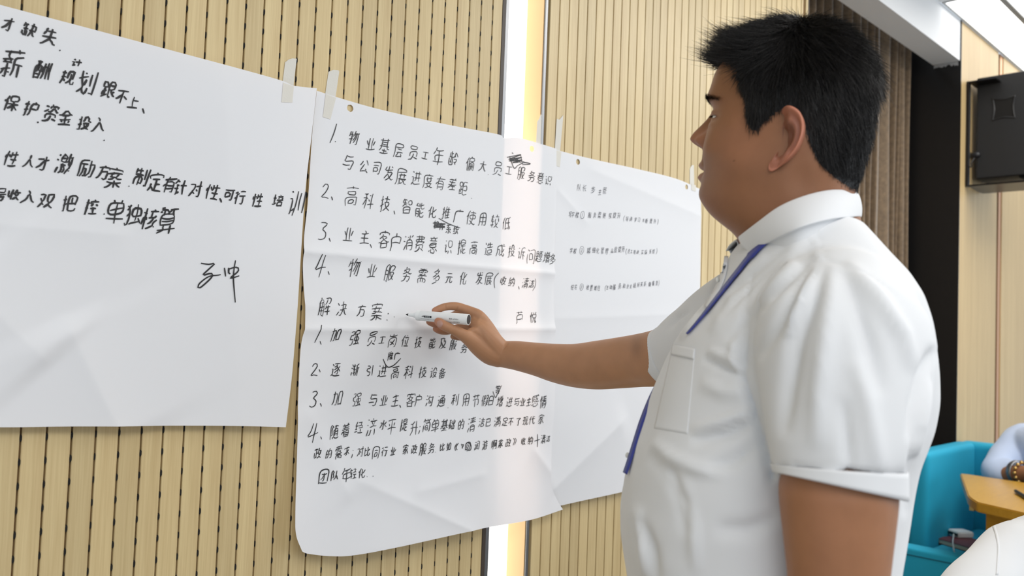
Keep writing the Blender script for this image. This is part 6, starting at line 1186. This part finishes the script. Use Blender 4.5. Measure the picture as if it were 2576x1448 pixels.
box('bracket_arm', sx-.075, sx+.16, ya-.34, byr, zb-.045, zb-.038, dark_metal, sp, .001)
box('bracket_edge', sx-.077, sx-.074, byr-.004, byr+.006, zb-.045, zt-.03, dark_metal, sp)
V, F = tube([(sx-.01, ya, zb+.10), (sx-.03, ya+.01, zb+.07), (sx-.05, byr-.01, zb+.05), (sx-.07, byr-.006, zb+.045)], [.003]*4, 8, 6); mesh('cable', V, F, blk, sp, True)
V, F = tube([(sx-.005, ya-.005, zb+.11), (sx-.005, ya+.022, zb+.11)], [.016, .012], 14, 2); mesh('knob', V, F, blk, sp, True)
# corner sofa
sf = empty('corner_sofa', (3.7, 1.1, 0), 'bright blue corner sofa with low near arm, behind the man', 'sofa')
def seatbox(name, *a, bev=.03): return frommb(name, box_bm(*a, bev, 4), teal, sf, True)
SX = 4.075
seatbox('backrest', 3.50, 4.07, 1.180, 1.262, .40, .90, bev=.028)
seatbox('backrest', 4.072, 4.19, .20, 1.262, .40, .895, bev=.028)
seatbox('seat_cushion', 3.285, 4.068, .90, 1.178, .40, .537, bev=.022)
seatbox('seat_cushion', 3.70, 4.068, .20, .897, .40, .537, bev=.022)
seatbox('base', 3.21, 4.18, .91, 1.255, .06, .398, bev=.01)
seatbox('base', 3.72, 4.18, .21, .908, .06, .398, bev=.01)
seatbox('armrest', 3.205, 3.283, .89, 1.262, .405, .592, bev=.012)
box('seam', 3.2030, 3.2060, .90, 1.25, .566, .5685, mat('seam_dark', (.003, .05, .08), .9), sf)
for x, y in ((3.24, .95), (3.24, 1.2), (4.13, .26), (4.13, 1.2)):
    V, F = tube([(x, y, .062), (x, y, .003)], [.022, .018], 14, 2, round_caps=False); mesh('foot', V, F, dark_metal, sf, True)
# table
tb_ = empty('meeting_table', (3.4, .8, 0), 'wooden meeting table with rounded slanted corner over the blue sofa', 'table')
ZT = .82
P4 = [onZ(u, v, ZT)[:2] for u, v in ((2415, 1189), (2434, 1243))]
A, Bq = P4[0], P4[1]; Cq = onZ(2458, 1262, ZT)[:2]; Dq = onZ(2576, 1289, ZT)[:2]; Eq = onZ(2576, 1213, ZT)[:2]
dD = (Dq-Cq)/np.linalg.norm(Dq-Cq); dE = (Eq-A)/np.linalg.norm(Eq-A)
out = [A+dE*.03, A+(Bq-A)*0.02, A+(Bq-A)*.1]+[Bq*(1-t)**2+2*t*(1-t)*(Bq+(Bq-A)*.10)+t*t*Cq for t in np.linspace(0, 1, 7)]+[Cq+dD*.75, Eq+dE*.55]
prism('tabletop', out[::-1], ZT-.032, ZT, table_wood, tb_, .0035)
q1, q2 = onZ(2467, 1282, ZT-.033)[:2], None
px0 = q1+np.array([.012, -.012]); 
prism('pedestal', [px0, px0+dD*.55, px0+dD*.55+np.array([.22, .0]), px0+np.array([.22, 0.0])], .012, ZT-.033, table_wood, tb_, .002)
bz = onZ(2444, 1277, ZT-.06)
box('table_bracket', bz[0]-.0, bz[0]+.16, bz[1]-.008, bz[1]+.008, ZT-.07, ZT-.052, mat('brass', (.5, .42, .2), .35, Metallic=.8), tb_, .002)
# pen on the table
pp = [onZ(u, v, ZT+.0075) for u, v in ((2555, 1234), (2582, 1251), (2612, 1270))]
V, F = tube(pp, [.0055, .0065, .0055], 14, 5); pn = mesh('pen', V, F, blk, None, True); tag(pn, 'black pen lying on the wooden table at the right edge', 'pen')
# notebook and power bank on the seat
ZS = .537
nbk = empty('notebook', onZ(2400, 1350, ZS), 'dark red notebook with cream pages lying on the blue seat', 'notebook')
q = [onZ(u, v, ZS+.018)[:2] for u, v in ((2350, 1351), (2393, 1340), (2470, 1357), (2432, 1374))]
q = [q[0], q[0]+(q[1]-q[0])*1.0, None, None]
e1 = onZ(2425, 1373, ZS+.018)[:2]-q[0]; e1 = e1/np.linalg.norm(e1)*.21; e2 = np.array([-e1[1], e1[0]])/.21*.15
if (e2@np.array(Fh[:2])) < 0: e2 = -e2
qq = [q[0], q[0]+e1, q[0]+e1+e2, q[0]+e2]
prism('pages', [qq[0]+e1*.015+e2*.02, qq[1]-e1*.015+e2*.02, qq[2]-e1*.015-e2*.02, qq[3]+e1*.015-e2*.02], ZS+.002, ZS+.016, mat('page_edges', (.62, .58, .46), .8), nbk)
red = mat('red_leather', (.10, .012, .02), .5)
prism('cover', qq, ZS+.0162, ZS+.0185, red, nbk, .0006); prism('cover', qq, ZS+.0002, ZS+.0018, red, nbk, .0004)
pw = empty('power_bank', onZ(2410, 1340, ZS+.019), 'white power bank with dark end panel on the red notebook', 'power bank')
a0_ = onZ(2381, 1342, ZS+.020)[:2]; a1_ = onZ(2426, 1358, ZS+.020)[:2]; ee = (a1_-a0_)/np.linalg.norm(a1_-a0_)*.068; ff = np.array([-ee[1], ee[0]])/.068*.075
if ff@np.array(Fh[:2]) < 0: ff = -ff
def rr(o_, e_, f_, k=.16):
    P_ = []
    for cx, cy, a_ in ((k, k, 180), (1-k, k, 270), (1-k, 1-k, 0), (k, 1-k, 90)):
        for d_ in (0, 30, 60, 90): t_ = math.radians(a_+d_); P_.append(o_+e_*(cx+k*math.cos(t_))+f_*(cy+k*math.sin(t_)))
    return P_
zp = ZS+.0187
prism('case', rr(a0_, ee, ff), zp, zp+.0225, plast, pw, .004)
prism('end_panel', [a0_+ee*.10-ff*.012, a0_+ee*.90-ff*.012, a0_+ee*.90+ff*.05, a0_+ee*.10+ff*.05], zp+.006, zp+.017, mat('panel_dark', (.01, .03, .035), .2), pw)
cb_ = a0_+ee*.62-ff*.03
V, F = tube([(*(cb_+ff*.02), zp+.010), onZ(2398, 1352, zp+.010), onZ(2397, 1364, ZS+.026), onZ(2399, 1378, ZS+.022), onZ(2400, 1386, ZS+.010), onZ(2402, 1390, ZS+.004), onZ(2406, 1402, ZS+.004)], [.0026]*7, 10, 8)
cb = mesh('charging_cable', V, F, plast, None, True); tag(cb, 'white charging cable plugged into the power bank', 'cable')

# seated people at the right edge
def simple_head(c, fdir, r=.1):
    l_ = np.cross(Zh, fdir); rings = []
    for z in np.linspace(-.12, .125, 40):
        k = math.sqrt(max(0, 1-(z/.128)**2)); fr = .098*k+(.012*gs(z, -.06, .03)); bk = .10*k
        a = np.linspace(0, 2*math.pi, 36, endpoint=False); cc, ss_ = np.cos(a), np.sin(a)
        x = np.where(cc > 0, fr*cc, bk*cc)+.016*gs(z, -.005, .02)*np.exp(-(ss_/.16)**2)*(cc > 0); y = .076*k*ss_
        rings.append(c+np.outer(x, fdir)+np.outer(y, l_)+Zh*z)
    return loft(rings)
def seated(ctr, fdir, label, shirt_mat, zs, shz, armL, armR, sleeve_long):
    """ctr: hip centre on the seat; armL/armR: shoulder..wrist point lists; the head sits above the shoulders"""
    e = empty('person', ctr, label, 'person'); l_ = np.cross(Zh, fdir)
    up = Zh*(shz-zs); sh = ctr+up+fdir*.04
    parts = [tube([ctr+Zh*.06, ctr+Zh*.06+(sh-ctr)*.5, sh-Zh*.04, sh+Zh*.03], [.125, .13, .12, .07], 28, 8, squash=(fdir, .85))]
    for s, arm in ((1, armL), (-1, armR)):
        parts.append(tube([sh-Zh*.03, sh-Zh*.03+l_*s*.1, arm[0]], [.075, .075, .066], 20, 5))
        parts.append(tube([arm[0], arm[1], arm[1]*.62+arm[2]*.38] if sleeve_long else [arm[0], arm[0]*.5+arm[1]*.5, arm[1]], [.078, .062, .046] if sleeve_long else [.066, .064, .058], 24, 8))
    me = fuse(parts, .006, 8); V_ = vco(me); N2 = vno(me)
    V_ = V_+N2*(.0022*np.sin(V_[:, 0]*26+V_[:, 2]*34+2*np.sin(V_[:, 1]*14))*np.sin(V_[:, 2]*15-V_[:, 1]*22)+.0008*np.sin(V_[:, 0]*80-V_[:, 2]*70))[:, None]
    setco(me, V_); me.materials.clear(); shirt_ = link('shirt', me, shirt_mat, e, True)
    sk = [simple_head(sh+Zh*.235+fdir*.03, fdir), tube([sh+Zh*0, sh+Zh*.16+fdir*.02], [.06, .055], 20, 4)]
    for arm in (armL, armR):
        sk.append(tube(arm, [.042, .040, .027][:len(arm)], 20, 8)); w_ = arm[-1]; d_ = (arm[-1]-arm[-2]); d_ /= np.linalg.norm(d_)
        sd_ = np.cross(d_, Zh); sd_ /= np.linalg.norm(sd_)
        sk.append(tube([w_-d_*.02, w_+d_*.04, w_+d_*.08], [.024, .034, .030], 18, 4, squash=(Zh, .55)))
        for q_, o_ in enumerate((-.026, -.009, .009, .026)):
            b_ = w_+d_*.08+sd_*o_; Lq = (.062, .07, .066, .052)[q_]; sk.append(tube([b_-d_*.02, b_+d_*Lq*.5, b_+d_*Lq*.85-Zh*.012, b_+d_*Lq-Zh*.026], [.0095, .009, .008, .007], 12, 4))
        b_ = w_+d_*.03-sd_*.03; sk.append(tube([b_, b_+d_*.03-sd_*.02, b_+d_*.06-sd_*.025], [.013, .011, .008], 12, 4))
    mb = fuse(sk, .004, 5); cb2 = np.tile(SKIN, (len(mb.vertices), 1)); mb.materials.clear(); bd = link('body', mb, skin_m, e, True); setcol(mb, cb2)
    hc = sh+Zh*.235+fdir*.03; Vh, Fh_ = simple_head(hc, fdir); keep = []
    Vh = hc+(Vh-hc)*1.07
    for f in Fh_:
        c = np.mean([Vh[i] for i in f], 0)-hc
        if c[2] > .055 or (c@fdir < .02 and c[2] > -.04): keep.append(f)
    hm = mesh('hair', Vh, keep, hair_m, e, True); s_ = hm.modifiers.new('s', 'SOLIDIFY'); s_.thickness = .008; s_.offset = -1
    lg = []
    for s in (1, -1): lg.append(tube([ctr+l_*s*.09+Zh*.08, ctr+l_*s*.11+fdir*.38+Zh*.085, ctr+l_*s*.11+fdir*.43+Zh*(-zs*.5), ctr+l_*s*.11+fdir*.42+Zh*(.10-zs)], [.088, .07, .055, .045], 24, 8))
    lm = fuse(lg+[tube([ctr+l_*.08+Zh*.09, ctr-l_*.08+Zh*.09], [.11, .11], 20, 3)], .01, 6); lm.materials.clear(); link('trousers', lm, trouser_m, e, True)
    for s in (1, -1):
        c = ctr+l_*s*.11+fdir*.42-Zh*zs
        V_, F_ = tube([c+Zh*.05-fdir*.05, c+Zh*.05+fdir*.05, c+Zh*.04+fdir*.15], [.045, .045, .032], 16, 5); V_[:, 2] = np.maximum(V_[:, 2], .003); mesh('shoe', V_, F_, shoe_m, e, True)
    return e, bd, shirt_
blue_shirt = cloth('light_blue_shirt', (.50, .60, .80), .8, 900, .1)
# man in a blue shirt behind the table, only his arm in the picture
sA = at(2574, 1110, 3.52); eA = at(2512, 1182, 3.38); wA = at(2600, 1192, 3.20)
fA = np.array([-1., -.15, 0]); fA /= np.linalg.norm(fA); lA = np.cross(Zh, fA)
hipA = sA-lA*(-1)*.19*(-1)*0+np.array([0, 0, 0]); hipA = sA+(-lA)*(-.0); 
cA = sA-np.cross(Zh, fA)*-.20*(1 if (np.cross(Zh, fA)@Rh) < 0 else -1)*-1
cA = sA+Rh*.21+Fh*.02; hipA = np.array([3.935, .80, .56])
fdirA = np.cross(Rh, Zh)*-1; fdirA = -Fh*.8-Rh*.6; fdirA /= np.linalg.norm(fdirA)
lft = np.cross(Zh, fdirA); 
armNear = [sA, eA, wA]; o2 = np.array([3.90, .60, cA[2]]); armFar = [o2, o2+Rh*.02-Zh*.2-Fh*.08, o2-Rh*.12-Zh*.16-Fh*.30]
if (sA-cA)@lft > 0: aL, aR = armNear, armFar
else: aL, aR = armFar, armNear
pb_, bdA, shA = seated(hipA, fdirA, 'person in light blue long-sleeved shirt seated behind the wooden table', blue_shirt, .56, sA[2]+.02, aL, aR, True)
# wristwatch and bead bracelet
def ringon(name, c, d_, r, m, label, cat, kind):
    d_ = d_/np.linalg.norm(d_); u_ = np.cross(d_, Zh); u_ /= np.linalg.norm(u_); v_ = np.cross(d_, u_); e = empty(name, c, label, cat)
    if kind == 'beads':
        for k in range(14):
            a = k/14*2*math.pi; bm = bmesh.new(); bmesh.ops.create_icosphere(bm, subdivisions=2, radius=.0075)
            for q in bm.verts: q.co += Vector(c+(u_*math.cos(a)+v_*math.sin(a))*r)
            frommb('bead', bm, m, e, True)
    else:
        a = np.linspace(0, 2*math.pi, 30, endpoint=False); V, F = loft([c+d_*x+(np.cos(a)[:, None]*u_+np.sin(a)[:, None]*v_)*(r+y) for x, y in ((-.011, 0), (-.011, .003), (.011, .003), (.011, 0))], False); mesh('strap', V, F, m, e, True)
        p = c-u_*0+(-Fh)*(r+.004); V, F = tube([p+Fh*.002, p-Fh*.006], [.017, .0165], 24, 2, round_caps=False); mesh('case', V, F, steel, e)
    return e
dW = wA-eA
ringon('bracelet', wA-dW*.26, dW, .040, mat('gold_bead', (.55, .36, .12), .25, Metallic=.8), 'gold bead bracelet on the wrist of the person in blue', 'bracelet', 'beads')
ringon('wristwatch', wA-dW*.42, dW, .043, steel, 'steel wristwatch on the wrist of the person in blue', 'watch', 'band')
# person in white at the lower right corner: only shoulder and sleeve in the picture
sB = at(2562, 1398, 1.60); eB = at(2425, 1530, 1.50); wB = at(2330, 1640, 1.62)
cB = sB+Rh*.21+Fh*.01; hipB = np.array([cB[0], cB[1], .50]); fB = Fh*.95+Rh*.15; fB /= np.linalg.norm(fB); lB = np.cross(Zh, fB)
o2 = cB+Rh*.19; far = [o2, o2+Rh*.04-Zh*.25, o2-Rh*.02-Zh*.32+fB*.2]
aL, aR = ([sB, eB, wB], far) if (sB-cB)@lB > 0 else (far, [sB, eB, wB])
pw_, bdB, shB = seated(hipB, fB, 'person in white shirt seated at the lower right corner, only the shoulder showing', shirt_m, .50, sB[2]+.03, aL, aR, False)
bvB = conform_bvh(shB)
strip('shoulder_seam', bvB, [(2500, 1322), (2507, 1345), (2512, 1380), (2508, 1446)], 7, .0002, shirt_m, shB, .0007)
stool = empty('chair', (hipB[0], hipB[1], 0), 'blue padded stool under the person in white at the lower right', 'chair')
V, F = tube([(hipB[0], hipB[1], .505-.04), (hipB[0], hipB[1], .50)], [.20, .19], 30, 2, round_caps=False); mesh('seat', V, F, teal, stool, True)
V, F = tube([(hipB[0], hipB[1], .02), (hipB[0], hipB[1], .47)], [.03, .03], 16, 2, round_caps=False); mesh('post', V, F, dark_metal, stool, True)
V, F = tube([(hipB[0], hipB[1], .002), (hipB[0], hipB[1], .02)], [.2, .19], 30, 2, round_caps=False); mesh('foot_plate', V, F, dark_metal, stool, True)
bpy.context.view_layer.update()
